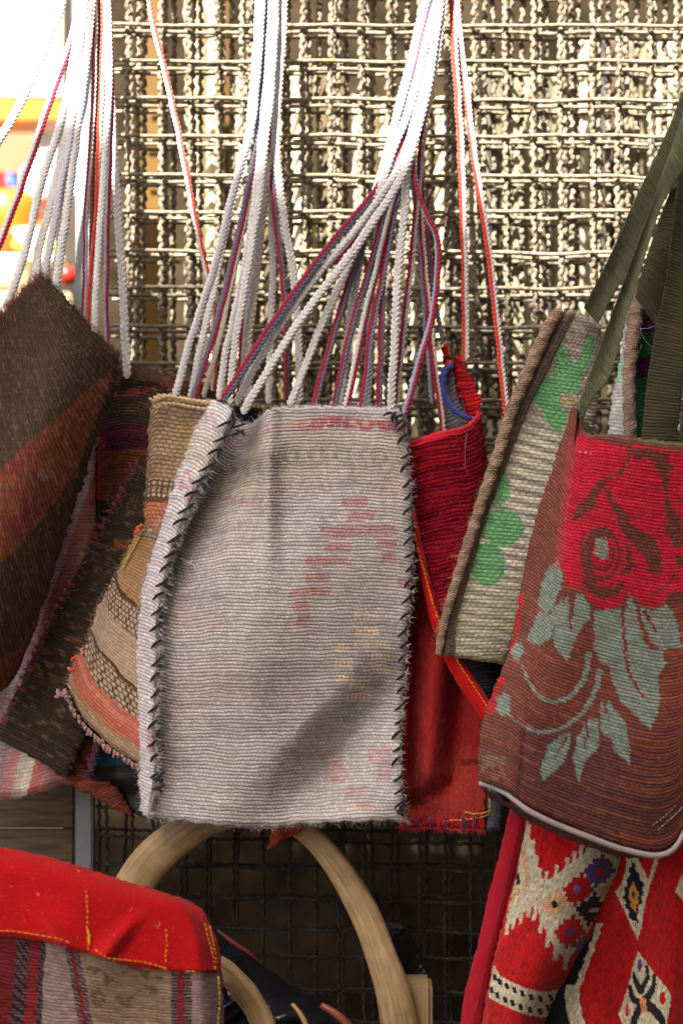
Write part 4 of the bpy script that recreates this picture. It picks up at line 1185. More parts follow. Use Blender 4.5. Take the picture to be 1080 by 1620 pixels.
panel('denim_edge', bagM, [(768, 1205), (786, 1205), (800, 1215)], [(766, 1314), (782, 1315), (792, 1314)], [(768, 1205), (766, 1314)], [(800, 1215), (792, 1314)], lambda u, v, px, py: .056 + .006 * u, denim, W_PINK, step=2.4, thick=.006, seed=63)
stitches('yellow_stitching', bagM, [(774, 1240, .0535), (774, 1275, .0535), (770, 1290, .052), (740, 1296, .049), (700, 1299, .049)], lin(214, 176, 60), 8, .3, 1.1)
stitches('yellow_stitching', bagM, [(735, 1284, .048), (752, 1288, .048), (772, 1284, .050)], lin(206, 150, 50), 12, .1, 1.3)
pu = stitch_mesh(17 * S, 3.2 * S, 1, lin(76, 36, 84), 71); pu.materials.append(M_THREAD)
for (sx, an) in ((646, 95), (663, 110), (682, 100), (709, 112), (731, 84), (739, 110), (750, 95)):
    add_stitch(bagM, pu, sx, 1310, .047, an + random.uniform(-8, 8), random.uniform(.9, 1.2))
fibres('frayed_edge', bagM, edge_pts([(632, 1309), (700, 1311), (768, 1313)], .05, 100, 2), lin(206, 50, 70), (3, 10), r=.5, bias=(0, .8), n=240)
fibres('surface_fuzz', bagM, area_pts([(640, 1050), (760, 1150), (765, 1300), (640, 1300)], lambda x, y: M_depth(.5, .5, x, y) - .0005, 400), lin(206, 110, 100), (3, 8), r=.16, n=300)

# scrap of salmon cloth under the grey bag
sc_ = panel('cloth_corner', None, [(420, 1296), (450, 1290), (490, 1290)], [(424, 1344), (445, 1330), (476, 1316)], [(420, 1296), (428, 1318), (424, 1344)], [(490, 1290), (476, 1316)], lambda u, v, px, py: .04 + .003 * np.sin(px / 6.), flat(lin(176, 76, 58)), W_COR, step=2.4, seed=64)
tag(sc_, 'small salmon cloth corner poking out below the grey bag', 'cloth')

# ------------------------------------------------------------------ green flowered bag with brown rolled edge
W_GRN = weave('green_flower_weave', 6.5, 6.0, rot=14, bump=.0011, gap=.62, tint=.85, warp=1.0, grain=.2, cross=1.0)
W_ROLL = weave('brown_rolled_braid', 9, 3.6, rot=24, bump=.0010, gap=.5, tint=.72, warp=1.5, grain=.3)
bagH = thing('green_flowered_bag', P(740, 1040, .0).tolist(), 'cream and taupe ribbed bag with green flower blobs and brown rolled edge', 'bag')
Z3 = lambda pts: sc(pts, 680, 480, 2.793)
H_in = Z3([(640, 30), (600, 100), (548, 200), (500, 300), (452, 392), (410, 480), (370, 590), (330, 700), (285, 825), (240, 950), (205, 1075), (170, 1200), (140, 1300), (110, 1400), (98, 1560)])
H_out = Z3([(545, 30), (500, 95), (460, 180), (420, 270), (375, 375), (330, 480), (300, 580), (270, 680), (235, 780), (200, 880), (165, 990), (130, 1100), (95, 1210), (60, 1320), (28, 1440), (10, 1552)])
g1 = Z3([(545, 200), (575, 170), (605, 200), (612, 262), (645, 270), (690, 150), (722, 138), (725, 230), (680, 300), (655, 390), (640, 405), (590, 400), (568, 420), (580, 460), (605, 490), (585, 560), (568, 582), (520, 530), (490, 470), (448, 425), (458, 375), (490, 345), (545, 320), (550, 270)])
GRN, GRN2 = lin(126, 188, 132), lin(128, 190, 128)
def H_color(u, v, U, V, px, py):
    zx, zy = (px - 680) * 2.793, (py - 480) * 2.793
    wob_ = 10 * (noise2(px / 8, py / 8, 141) - .5)
    ph = (V + 6 * (noise2(U / 40, V / 60, 142) - .5)) / 17.5
    s = .5 + .5 * np.sin(2 * np.pi * ph)
    c = lin(166, 155, 142) * (1 - s[..., None]) + lin(244, 237, 216) * s[..., None]
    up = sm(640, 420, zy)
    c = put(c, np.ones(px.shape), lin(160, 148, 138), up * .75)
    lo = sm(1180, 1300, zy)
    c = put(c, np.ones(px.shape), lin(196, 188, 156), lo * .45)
    c = put(c, zy + wob_ > 1545, lin(172, 158, 126), .7)
    m = inside(zx + wob_, zy + wob_, [((x - 680) * 2.793, (y - 480) * 2.793) for x, y in g1])
    for (cx, cy, rx, ry) in ((300, 815, 54, 76), (322, 990, 92, 84), (255, 1152, 78, 96)):
        m |= ((zx - cx) / rx) ** 2 + ((zy - cy) / ry) ** 2 < 1 + .012 * wob_
    gg = GRN * (.85 + .3 * noise2(U / 30, np.floor(V / 3.5) * 1.3, 143))[..., None]
    c = c * (1 - m[..., None]) + gg * m[..., None]
    c = put(c, ((zx - 612) / 36.) ** 2 + ((zy - 425) / 26.) ** 2 < 1, lin(204, 190, 150), .9)
    c = put(c, (np.abs(zx - 605) < 26) & (np.abs(zy - 250) < 26) & (noise2(px / 3, py / 3, 144) > .6), lin(70, 96, 110), .7)
    c = put(c, (np.abs(zx - 357) < 11) & (np.abs(zy - 620) < 14), lin(70, 170, 150), .8)
    return yarns(c, U, V, 3.5, .07, 66, 20)
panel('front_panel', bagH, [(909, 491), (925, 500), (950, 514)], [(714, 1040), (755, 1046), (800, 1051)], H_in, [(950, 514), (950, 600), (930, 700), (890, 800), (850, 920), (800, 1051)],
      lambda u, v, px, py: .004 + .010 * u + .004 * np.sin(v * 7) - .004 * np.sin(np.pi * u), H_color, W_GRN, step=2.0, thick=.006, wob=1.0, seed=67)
panel('back_panel', bagH, [(909, 491), (925, 500), (950, 514)], [(714, 1040), (755, 1046), (800, 1051)], H_in, [(950, 514), (950, 600), (930, 700), (890, 800), (850, 920), (800, 1051)], lambda u, v, px, py: .034 + 0 * px, flat(lin(150, 140, 118)), W_GRN, step=7, seed=68)
mid = [((a[0] + b[0]) / 2, (a[1] + b[1]) / 2) for a, b in zip(smooth_path(H_out, 20), smooth_path(H_in, 20))]
def hem_c(u, v, U, V, px, py):
    c = np.broadcast_to(lin(178, 158, 140), px.shape + (3,)).copy()
    c = put(c, (np.abs(u - .35) < .07), lin(60, 50, 46), .8)
    c = put(c, (np.abs(u - .72) < .06) & (((V / 6) % 1) < .6), lin(86, 84, 100), .8)
    c = put(c, (np.abs(u - .5) < .1) & (((V / 5) % 1) < .5), lin(176, 158, 138), .6)
    return yarns(c, U, V, 4, .14, 70, 10)
H_in2 = [(x + 5 - 3 * k / 14, y + 2) for k, (x, y) in enumerate(H_in)]
panel('edge_hem', bagH, [(890, 489), (905, 490), (918, 494)], [(690, 1036), (702, 1038), (720, 1041)], [(x + 8, y) for x, y in H_out], H_in2, lambda u, v, px, py: -.002 + .004 * u + .003 * (2 * u - 1) ** 2, hem_c, W_ROLL, step=2.0, thick=.006, wob=.8, seed=69)
roll_pts = [(x + 10, y, -.006) for x, y in H_out]
def roll_col(): return lin(166, 138, 118)
def rl(i, a): return 1 + .10 * np.sin(a * 2 + i * .55) + .05 * np.sin(i * 1.9 + a)
q2 = np.array(roll_pts); q = smooth_path(P(q2[:, 0], q2[:, 1], q2[:, 2]), step=2.4 * S)
rr = np.interp(np.linspace(0, 1, len(q)), [0, .03, .5, .75, 1], [8, 10.5, 10, 9, 6.5]) * S
cc = np.array([roll_col() * (.8 + .45 * noise2(np.array([k * .25]), np.array([0.]), 77)[0]) for k in range(len(q))])
link('rolled_edge', tube_mesh('rolled_edge', q, rr, 12, col=cc, lump=rl), bagH, W_ROLL)
# far rolled edge standing up by the straps
hq = [(1008, 447, .010), (1006, 480, .006), (1001, 527, .002), (997, 560, 0), (994, 600, 0), (995, 650, 0), (997, 705, 0)]
q2 = np.array(hq); q = smooth_path(P(q2[:, 0], q2[:, 1], q2[:, 2]), step=2.4 * S)
rr = np.interp(np.linspace(0, 1, len(q)), [0, .02, .3, .6, 1], [9.5, 12, 12, 10, 10.5]) * S
cc = np.array([lin(178, 150, 132) * (.75 + .5 * noise2(np.array([k * .3]), np.array([3.]), 78)[0]) for k in range(len(q))])
link('rolled_edge', tube_mesh('rolled_edge', q, rr, 12, col=cc, lump=rl), bagH, W_ROLL)
def inn(u, v, U, V, px, py):
    c = np.broadcast_to(lin(206, 206, 204), px.shape + (3,)).copy()
    c = put(c, (py > 565) & (py < 605), lin(160, 206, 172), .9)
    return yarns(c, U, V, 9, .05, 79)
panel('inner_face', bagH, [(990, 480), (997, 478), (1003, 480)], [(958, 700), (980, 702), (992, 704)], [(990, 480), (982, 555), (969, 622), (958, 700)], [(1003, 480), (996, 560), (990, 620), (992, 704)], lambda u, v, px, py: .012 + .008 * (1 - u), inn, W_PINK, step=2.2, seed=80)
def rev(u, v, U, V, px, py):
    c = np.broadcast_to(lin(50, 96, 58), px.shape + (3,)).copy()
    c = put(c, (py > 498) & (py < 528), lin(110, 52, 100)); c = put(c, (py > 565) & (py < 598), lin(78, 30, 62)); c = put(c, py < 490, lin(90, 70, 80))
    return yarns(c, U, V, 7, .2, 81, 9)
panel('reverse_face', bagH, [(1010, 478), (1026, 474), (1042, 480)], [(1000, 700), (1020, 700), (1050, 700)], [(1010, 478), (1003, 560), (1000, 700)], [(1042, 480), (1036, 600), (1050, 700)], lambda u, v, px, py: .022 + 0 * px, rev, W_GRN, step=2.2, wob=3, seed=82)
fibres('edge_fuzz', bagH, edge_pts(H_out, -.004, 200, 2), lin(176, 152, 132), (3, 8), r=.2, bias=(-.6, -.2), n=300)
fibres('loose_thread', bagH, np.array([[957, 582, -.01], [1014, 545, -.005], [1012, 520, -.01]]), lin(196, 206, 214), (20, 40), r=.4, bias=(.2, 1.0), n=4)

# ------------------------------------------------------------------ rose bag at the right
W_ROSE = weave('rose_rib_weave', 7, 5.2, rot=0, bump=.0008, gap=.28, tint=.8, warp=.6, grain=.3, cross=.4)
bagI = thing('rose_bag', P(920, 1350, -.06).tolist(), 'maroon bag with big crimson rose and grey-green leaves at the right edge', 'bag')
Z5 = lambda pts: sc(pts, 880, 680, 5.4)
Z2 = lambda pts: sc(pts, 750, 880, 3.273)
I_left = [(905, 641), (896, 672), (884, 706), (873, 745), (855, 791), (834, 874), (822, 940), (809, 1010), (795, 1056), (780, 1092), (768, 1124), (759, 1160), (756, 1210), (758, 1236)]
I_bot = [(758, 1236), (802, 1252), (835, 1276), (887, 1300), (939, 1321), (995, 1339), (1035, 1346), (1062, 1338), (1078, 1318), (1100, 1290), (1140, 1290)]
I_top = [(905, 641), (914, 652), (921, 676), (934, 686), (952, 686), (1017, 694), (1080, 701), (1140, 708)]
I_right = [(1140, 708), (1150, 1000), (1140, 1290)]
def I_fold(py):
    return np.interp(py, [640, 698, 754, 828, 884, 960, 1040, 1120, 1250], [915, 908, 900, 891, 886, 872, 852, 835, 822])
def I_depth(u, v, px, py):
    e = px - I_fold(py)
    g = np.where(e < 0, -e, 0)
    d = -.085 + .0008 * g * (1 - .35 * sm(1000, 1200, py))
    d += .010 * np.exp(-np.abs(e) / 16.)
    d += -.008 * np.exp(-(((px - 1010) / 110.) ** 2 + ((py - 1000) / 200.) ** 2))
    d += .010 * sm(1230, 1340, py + .0 * px) * .8
    d += .003 * np.sin(px / 46. + py / 90.)
    d += .012 * (1 - sm(650, 720, py)) * (e > 0)
    return d
rose = Z5([(183, 40), (240, 30), (250, 60), (620, 120), (1080, 190), (1500, 230), (1500, 1400), (960, 1400), (920, 1470), (840, 1520), (720, 1490), (640, 1400), (600, 1430), (520, 1500), (420, 1545), (330, 1500), (260, 1440), (220, 1330), (180, 1370), (90, 1340), (60, 1250), (40, 1100), (46, 900), (90, 640), (120, 400)])
rose_brown = [Z5(p) for p in (
    [(200, 60), (340, 62), (560, 105), (640, 130), (630, 200), (600, 290), (560, 370), (430, 440), (385, 520), (345, 600), (330, 660), (220, 740), (130, 800), (150, 670), (250, 580), (320, 500), (365, 430), (480, 390), (570, 300), (590, 225), (600, 150), (330, 80)],
    [(640, 150), (860, 170), (965, 215), (955, 280), (1012, 330), (935, 400), (945, 440), (885, 430), (850, 320), (765, 235), (650, 265)],
    [(430, 470), (470, 560), (540, 650), (610, 740), (650, 820), (820, 910), (875, 1010), (892, 1100), (890, 1235), (780, 1230), (765, 1110), (700, 1040), (600, 920), (540, 860), (515, 740), (450, 600), (408, 500)],
    [(895, 400), (952, 420), (945, 560), (1000, 690), (1085, 780), (1085, 1010), (990, 1000), (940, 880), (930, 700), (915, 520)],
    [(250, 950), (300, 840), (440, 826), (472, 920), (430, 940), (340, 922), (300, 1010), (305, 1180), (340, 1260), (270, 1200), (245, 1080)],
    [(215, 1180), (250, 1270), (330, 1330), (470, 1350), (590, 1280), (570, 1360), (490, 1430), (380, 1452), (280, 1395), (230, 1310)],
    [(575, 950), (620, 1010), (662, 1170), (622, 1222), (538, 1252), (590, 1160), (590, 1050)],
    [(960, 1400), (1090, 1380), (1500, 1360), (1500, 1420), (930, 1480)],
    [(1000, 1060), (1040, 1160), (1120, 1240), (1200, 1180), (1100, 1100)], [(1000, 560), (1080, 640), (1200, 660), (1200, 560), (1100, 600)])]
leaves = [Z2(p) for p in (
    [(440, 20), (455, 100), (440, 180), (400, 270), (380, 300), (330, 255), (345, 150), (380, 60)],
    [(330, 280), (420, 310), (400, 420), (340, 465), (270, 430), (310, 350)],
    [(400, 275), (458, 215), (462, 270), (478, 200), (492, 250), (486, 380), (500, 385), (512, 300), (530, 190), (560, 200), (602, 260), (592, 330), (540, 390), (510, 470), (480, 545), (450, 510), (410, 450), (420, 330)],
    [(620, 285), (750, 270), (785, 270), (800, 185), (840, 270), (862, 340), (880, 430), (920, 480), (970, 490), (992, 560), (958, 610), (955, 700), (950, 800), (905, 900), (850, 838), (760, 760), (715, 650), (700, 565), (650, 545), (620, 480)],
    [(850, 255), (920, 285), (1000, 250), (1050, 340), (1072, 475), (960, 482), (915, 440), (880, 360)],
    [(440, 930), (500, 910), (480, 1030), (430, 1100), (350, 1168), (345, 1080), (380, 980)],
    [(580, 850), (640, 835), (642, 985), (560, 1080), (538, 1178), (512, 1060), (525, 950)],
    [(655, 735), (690, 860), (742, 960), (660, 920), (645, 800)],
    [(685, 740), (780, 860), (800, 960), (802, 1080), (730, 1010), (692, 900)],
    [(190, 470), (210, 440), (245, 450), (250, 500), (225, 545), (195, 530)],
    [(115, 740), (150, 705), (185, 730), (180, 800), (140, 830), (110, 790)],
    [(1140, 300), (1200, 320), (1250, 420), (1140, 460)])]
arcs = [(Z2([(590, 510), (575, 610), (500, 720), (410, 752), (340, 728), (290, 665), (245, 565)]), 4.8, 1.8),
        (Z2([(652, 595), (615, 715), (545, 825), (440, 893), (330, 908), (250, 878), (170, 818)]), 4.8, 1.6)]
veins = [(Z2([(768, 265), (778, 450), (802, 600), (868, 725)]), 2.8, 2.2), (Z2([(845, 280), (875, 400), (915, 480)]), 2.4, 2), (Z2([(880, 285), (915, 345), (942, 392)]), 2.8, 1.4),
         (Z2([(470, 940), (440, 1000), (415, 1040)]), 2.2, 1), (Z2([(585, 860), (580, 940), (565, 990)]), 2.6, 1.2), (Z2([(590, 330), (600, 400), (560, 470)]), 1, 1)]
teal = Z5([(330, 930), (390, 918), (432, 945), (442, 1090), (375, 1112), (322, 1060)])
def I_color(u, v, U, V, px, py):
    c = np.broadcast_to(lin(130, 74, 64), px.shape + (3,)).copy()
    row = np.floor(V / 2.95)
    c = put(c, np.ones(px.shape), lin(100, 62, 62), sm(1100, 1190, py - .12 * (px - 850)) * .85)
    s = noise2(U / 90 + row * 1.37, row * 2.9, 151)
    c = put(c, (s > .72), lin(162, 96, 70), .5)
    c = put(c, (hash2(row, row * 0, 152) > .8) & (px > 980) & (py > 930), lin(168, 84, 50), .55)
    e = px - I_fold(py)
    c = put(c, (e < -6), lin(136, 84, 72), .55)
    rx = px + 4.6 * (hash2(row, row * 0 + 3, 153) - .5) + 2 * (noise2(px / 6, py / 6, 154) - .5)
    ry = np.round(py / 2.95) * 2.95
    m = inside(rx, ry, rose)
    red = lin(208, 36, 64) * (.86 + .3 * noise2(U / 50 + row * 3.3, row * 1.1, 155))[..., None]
    ma = (m * np.clip(.92 + .4 * (noise2(px / 4, py / 2.2, 163) - .5), 0, 1))[..., None]
    c = c * (1 - ma) + red * ma
    br = lin(112, 66, 56)
    for p in rose_brown:
        c = put(c, inside(rx, ry, p), br, .95)
    for (cx, cy, a, b, w, a0, a1) in ((951, 872, 33, 52, 2.4, 100, 215), (951, 876, 28, 40, 2.6, -60, 215), (951, 875, 19, 27, 2.2, -20, 190), (1004, 880, 70, 64, 2.2, 20, 70)):
        an = (np.degrees(np.arctan2((py - cy) / b, (px - cx) / a)) + 360) % 360
        rr_ = np.hypot((px - cx) / a, (py - cy) / b)
        lo_, hi_ = a0 % 360, a1 % 360
        am = (an > lo_) & (an < hi_) if lo_ < hi_ else (an > lo_) | (an < hi_)
        c = put(c, (np.abs(rr_ - 1) * min(a, b) < w) & am & (py > 840), br, .9)
    lf = lin(142, 160, 148) * (.84 + .32 * noise2(U / 30 + row * 2.3, row * 1.9, 156))[..., None]
    lm = inside(rx, ry, teal)
    for p in leaves:
        lm |= inside(rx, ry, p)
    for p, w0, w1 in arcs:
        lm |= near_line(rx, ry, p, w0, w1)
    vm = np.zeros(px.shape, bool)
    for p, w0, w1 in veins:
        vm |= near_line(rx, ry, p, w0, w1)
    lm &= ~vm
    la = (lm * (.80 + .4 * (noise2(px / 3.5, py / 2.2, 161) - .5) + .12 * hash2(row, row * 0, 162)))[..., None]
    c = c * (1 - la) + lf * la
    c = put(c, vm, lin(134, 58, 56), .7)
    # crimson slivers on the gusset edge
    c = put(c, (e < -28) & (np.abs(py - 985) < 45) & (u < .035 * noise2(px / 6, py / 8, 159)), lin(206, 44, 62), .9)
    c = put(c, (np.abs(py - 1100) < 30) & (u < .04 * noise2(px / 6, py / 14, 160)), lin(206, 44, 62), .9)
    c = put(c, (e > -9) & (e < 5) & (py < 900) & (py > 690), lin(196, 74, 78), .5)
    c = put(c, (V < 5) & (e > 0), lin(124, 84, 70), .8)
    c = put(c, (V < 7) & (px > 1015), lin(96, 110, 66), .6)
    # worn corner
    c = put(c, (px < 800) & (py > 1195) & (fbm(px / 9, py / 9, 157) > .56), lin(150, 132, 112), .5)
    return c * (1 + .22 * (hash2(row, row * 0, 158) - .5))[..., None]
panel('front_panel', bagI, I_top, I_bot, I_left, I_right, I_depth, I_color, W_ROSE, step=1.75, thick=.006, wob=1.0, rib=(5.2, .0003), roll=.004, rollw=8, seed=83)
panel('back_panel', bagI, [(905, 645), (950, 690), (1017, 697), (1080, 700), (1140, 705)], I_bot, I_left, I_right, lambda u, v, px, py: .0 + .0 * px, flat(lin(84, 90, 58)), W_ROSE, step=7, seed=84)
stitches('white_stitching', bagI, [(915, 715, -.0835), (965, 721, -.0815), (1000, 730, -.0815), (1040, 733, -.081), (1085, 742, -.081)], lin(206, 176, 160), 8, .45, .8)
stitches('hem_stitching', bagI, [(1040, 1312, -.082), (1060, 1296, -.082), (1085, 1270, -.083)], lin(176, 150, 146), 6, .4, .8)
stitches('hem_stitching', bagI, [(1032, 1306, -.082), (1054, 1288, -.082), (1082, 1258, -.083)], lin(176, 150, 146), 6, .4, .8)
M_pipe = solid('grey_piping', lin(150, 138, 136), rough=.5, spec=.4, vary=.12, scale=90)
I_pipe = [(757, 1240), (780, 1247), (802, 1258), (820, 1272), (835, 1283), (862, 1297), (887, 1308), (915, 1319), (939, 1328), (968, 1339), (995, 1347), (1022, 1353), (1043, 1354), (1060, 1348), (1072, 1336), (1082, 1318), (1096, 1298)]
tube('piping', bagI, [(x, y - 1, (-.056 + .004 * (x < 800)) - .022 * sm(757, 850, x)) for x, y in I_pipe], [3.5, 4.2, 4.6, 4.6, 4.6], None, M_pipe, 10, 4)
fibres('surface_fuzz', bagI, area_pts([(890, 720), (1080, 720), (1080, 1300), (860, 1270), (800, 1150)], lambda x, y: I_depth(.5, .5, x, y) - .0006, 600), lin(176, 120, 116), (3, 8), r=.14, n=420)
fibres('worn_tuft', bagI, np.array([[772, 1205, -.05], [776, 1210, -.05], [792, 1214, -.06], [768, 1200, -.05]]), lin(206, 190, 170), (5, 10), r=.6, n=40)
panel('bottom_panel', bagI, [(757, 1243), (887, 1312), (995, 1349), (1060, 1350)], [(775, 1262), (887, 1326), (990, 1356), (1055, 1352)], [(757, 1243), (775, 1262)], [(1060, 1350), (1055, 1352)], lambda u, v, px, py: -.055 + .05 * v - .015 * u, flat(lin(96, 66, 62)), W_ROSE, step=4, seed=85)

# olive webbing straps of the rose bag
W_WEB = weave('olive_webbing', 60, 5.2, bump=.0008, gap=.6, tint=.86, warp=.6, grain=.15, sheen=.1, rough=.75)
OLV = lin(98, 98, 72)
def strap(L_, R_, y0, y1, seed, curl=.004, c=OLV):
    panel('strap', bagI, [L_[0], R_[0]], [L_[-1], R_[-1]], L_, R_, lambda u, v, px, py: y0 + (y1 - y0) * v + curl * np.sin(np.pi * u) * np.cos(v * 5 + seed), lambda u, v, U, V, px, py: yarns(np.broadcast_to(c, px.shape + (3,)).copy(), U, V, 2.6, .10, seed, 90), W_WEB, step=2.3, thick=.002, wob=.3, roll=.001, rollw=4, seed=seed)
strap([(1100, 60), (1078, 145), (1045, 228), (1000, 322), (960, 412), (922, 487)], [(1160, 130), (1120, 230), (1062, 290), (1022, 372), (985, 440), (945, 512)], -.060, -.012, 90, c=lin(82, 82, 58))
strap([(1092, 90), (1078, 180), (1052, 258), (1012, 372), (968, 492), (940, 566), (922, 618), (911, 646)], [(1150, 140), (1100, 245), (1048, 322), (1012, 432), (988, 512), (966, 592), (938, 630), (921, 664)], -.080, -.068, 91, .006)
strap([(1110, 120), (1075, 262), (1052, 440), (1034, 530), (1022, 612), (1012, 704)], [(1170, 160), (1120, 330), (1098, 470), (1085, 560), (1076, 632), (1068, 706)], -.045, -.030, 92, .005, lin(74, 70, 48))
strap([(1112, 250), (1096, 450), (1084, 600), (1072, 706)], [(1180, 250), (1160, 450), (1150, 600), (1140, 712)], -.052, -.040, 93, .004, lin(66, 62, 42))
strap([(1060, 300), (1040, 352), (1016, 425), (1004, 470)], [(1090, 280), (1078, 360), (1054, 440), (1040, 520)], -.036, -.028, 94, .004, lin(70, 68, 46))

# ------------------------------------------------------------------ red flap bag, lower left
M_VELVET = plush('red_velvet', .3, (1, 1), bump=.0014, lo=.52, hi=1.32, sheen=.05, rough=1.0)
W_KIL = weave('striped_kilim_weave', 11, 5.6, bump=.0013, gap=.55, tint=.75, warp=2.2, grain=.3)
bagJ = thing('red_flap_bag', P(150, 1640, -.12).tolist(), 'striped kilim bag with bright red flap and yellow stitching, lower left corner', 'bag')
ZJ = lambda pts: sc(pts, 0, 1320, 2.919)
J_top = [(-80, 1318)] + ZJ([(0, 55), (200, 100), (400, 158), (560, 210), (760, 270), (880, 308)])
J_right = ZJ([(880, 308), (935, 350), (978, 430), (1008, 520), (1025, 638)])
J_bot = [(-80, 1466)] + ZJ([(0, 466), (180, 490), (330, 528), (450, 562), (600, 607), (800, 632), (1025, 640)])
def J_depth(u, v, px, py):
    pk = np.exp(-((px - 141) / 30.) ** 2 - ((py - 1500) / 34.) ** 2)
    d = -.160 + .020 * np.clip(1 - v * 3.2, 0, 1) ** 2 + .022 * (1 - v) + .030 * sm(.90, 1, u) ** 1.5
    d += .006 * pk
    d += -.010 * np.exp(-(((px - 175) - .8 * (1500 - py)) / 16.) ** 2) * sm(1430, 1490, py)
    d += -.006 * np.exp(-(((px - 105) + .7 * (1500 - py)) / 14.) ** 2) * sm(1440, 1490, py)
    d += .005 * np.sin(px / 38. + 1) * v
    return d
def J_color(u, v, U, V, px, py):
    c = np.broadcast_to(lin(178, 10, 15), px.shape + (3,)).copy()
    return c * (.78 + .40 * fbm(px / 46, py / 40, 161))[..., None]
flapJ = panel('flap', bagJ, J_top, J_bot, [(-80, 1318), (-80, 1466)], J_right, J_depth, J_color, M_VELVET, step=2.2, thick=.006, wob=.8, roll=.003, rollw=6, seed=101)
def KJ_color(u, v, U, V, px, py):
    zx = px * 2.919
    zy = (py - 1320) * 2.919
    x = zx + (zy - 700) * .10 * (1 - sm(0, 420, zx)) - (zy - 700) * .0
    x = np.where((zx > 290) & (zx < 430), zx - (zy - 620) * .18, x)
    x = x + 10 * (noise2(px / 14, py / 9, 171) - .5)
    mauve, red, blk, beige = lin(164, 138, 136), lin(142, 44, 54), lin(38, 32, 36), lin(160, 134, 112)
    c = np.broadcast_to(mauve, px.shape + (3,)).copy()
    c = put(c, x < 62, lin(128, 44, 48))
    lad = ((zy / 15.0) % 1) < .68
    c = put(c, (x > 62) & (x < 126) , lin(140, 104, 104)); c = put(c, (x > 62) & (x < 126) & lad, blk, .95)
    c = put(c, (x >= 126) & (x < 172), red)
    c = put(c, (x >= 172) & (x < 202), lin(134, 96, 98)); c = put(c, (x >= 172) & (x < 202) & lad, blk, .95)
    c = put(c, (x >= 318) & (x < 338) & lad, blk, .9); c = put(c, (x >= 338) & (x < 356), red); c = put(c, (x >= 356) & (x < 384) & lad, blk, .9)
    m = (x >= 392) & (x < 788)
    c = put(c, m, beige)
    c = put(c, m & (fbm(px / 22, py / 16, 173) > .60) & (zy < 800), lin(112, 82, 62), .7)
    c = put(c, (x >= 790) & (x < 822) & lad, blk, .95); c = put(c, (x >= 822) & (x < 850), red); c = put(c, (x >= 850) & (x < 886) & lad, blk, .95)
    return yarns(c, U, V, 5.6, .10, 103, 26)
panel('front_panel', bagJ, [(-80, 1450), (0, 1460), (110, 1490), (200, 1512), (280, 1522), (349, 1526)], [(-80, 1680), (357, 1680)], [(-80, 1450), (-80, 1680)], [(349, 1526), (353, 1580), (357, 1680)],
      lambda u, v, px, py: -.150 + .02 * sm(.9, 1, u) ** 1.5 + .003 * np.sin(px / 30.), KJ_color, W_KIL, step=2.0, thick=.008, wob=1.0, roll=.004, seed=104)
panel('back_panel', bagJ, J_top, [(-80, 1680), (357, 1680)], [(-80, 1318), (-80, 1680)], J_right + [(357, 1680)], lambda u, v, px, py: -.105 + 0 * px, flat(lin(140, 40, 40)), M_VELVET, step=8, seed=105)
YEL = lin(226, 160, 40)
def jd(pts, lift=.0008):
    out = []
    for x, y in pts:
        # depth of the flap at that place
        vtop = np.interp(x, [p[0] for p in J_top], [p[1] for p in J_top]); vbot = np.interp(x, [p[0] for p in J_bot], [p[1] for p in J_bot])
        u_ = (x + 80) / 431.; v_ = np.clip((y - vtop) / (vbot - vtop), 0, 1)
        out.append((x, y, float(J_depth(np.array(u_), np.array(v_), np.array(float(x)), np.array(float(y)))) - lift))
    return out
stitches('yellow_stitching', flapJ, jd(ZJ([(362, 168), (385, 215), (400, 280), (406, 360), (404, 430), (410, 500), (408, 545)])), YEL, 8, .42, .95)
stitches('yellow_stitching', flapJ, jd(ZJ([(405, 440), (414, 470), (412, 510)])), YEL, 4, .2, 1.6)
stitches('yellow_stitching', flapJ, jd(ZJ([(768, 440), (770, 500), (764, 600)])), YEL, 7, .42, .95)
stitches('yellow_stitching', flapJ, jd(ZJ([(945, 412), (966, 490), (986, 570), (992, 630)])), YEL, 7, .45, .85)
stitches('yellow_stitching', flapJ, jd(ZJ([(968, 425), (985, 500), (998, 570), (996, 630)])), YEL, 7, .42, .95)
stitches('yellow_stitching', flapJ, jd(ZJ([(0, 444), (120, 455), (260, 480), (330, 505)])), YEL, 9, .3, .75)
stitches('yellow_stitching', flapJ, jd(ZJ([(440, 535), (500, 570), (600, 582), (700, 598), (780, 625)])), YEL, 8, .35, .8)
stitches('yellow_stitching', flapJ, jd(ZJ([(860, 632), (960, 627)])), YEL, 8, .35, .8)
stitches('yellow_stitching', bagJ, [(346, 1545, -.1415), (348, 1580, -.1405), (345, 1620, -.1405), (346, 1650, -.1405)], lin(206, 160, 70), 8, .4, 1.1)
fibres('surface_fuzz', flapJ, np.array(jd([tuple(p[:2]) for p in area_pts(J_top + J_right[1:] + J_bot[::-1][1:], lambda x, y: x * 0, 420)], .0006)), lin(226, 70, 74), (3, 8), r=.18, n=420)
fibres('lint', flapJ, np.array(jd([(20, 1402), (60, 1415), (208, 1440), (252, 1462), (250, 1466), (120, 1380), (180, 1480), (275, 1450)], .0008)), lin(232, 200, 200), (2, 5), r=.4, n=26)

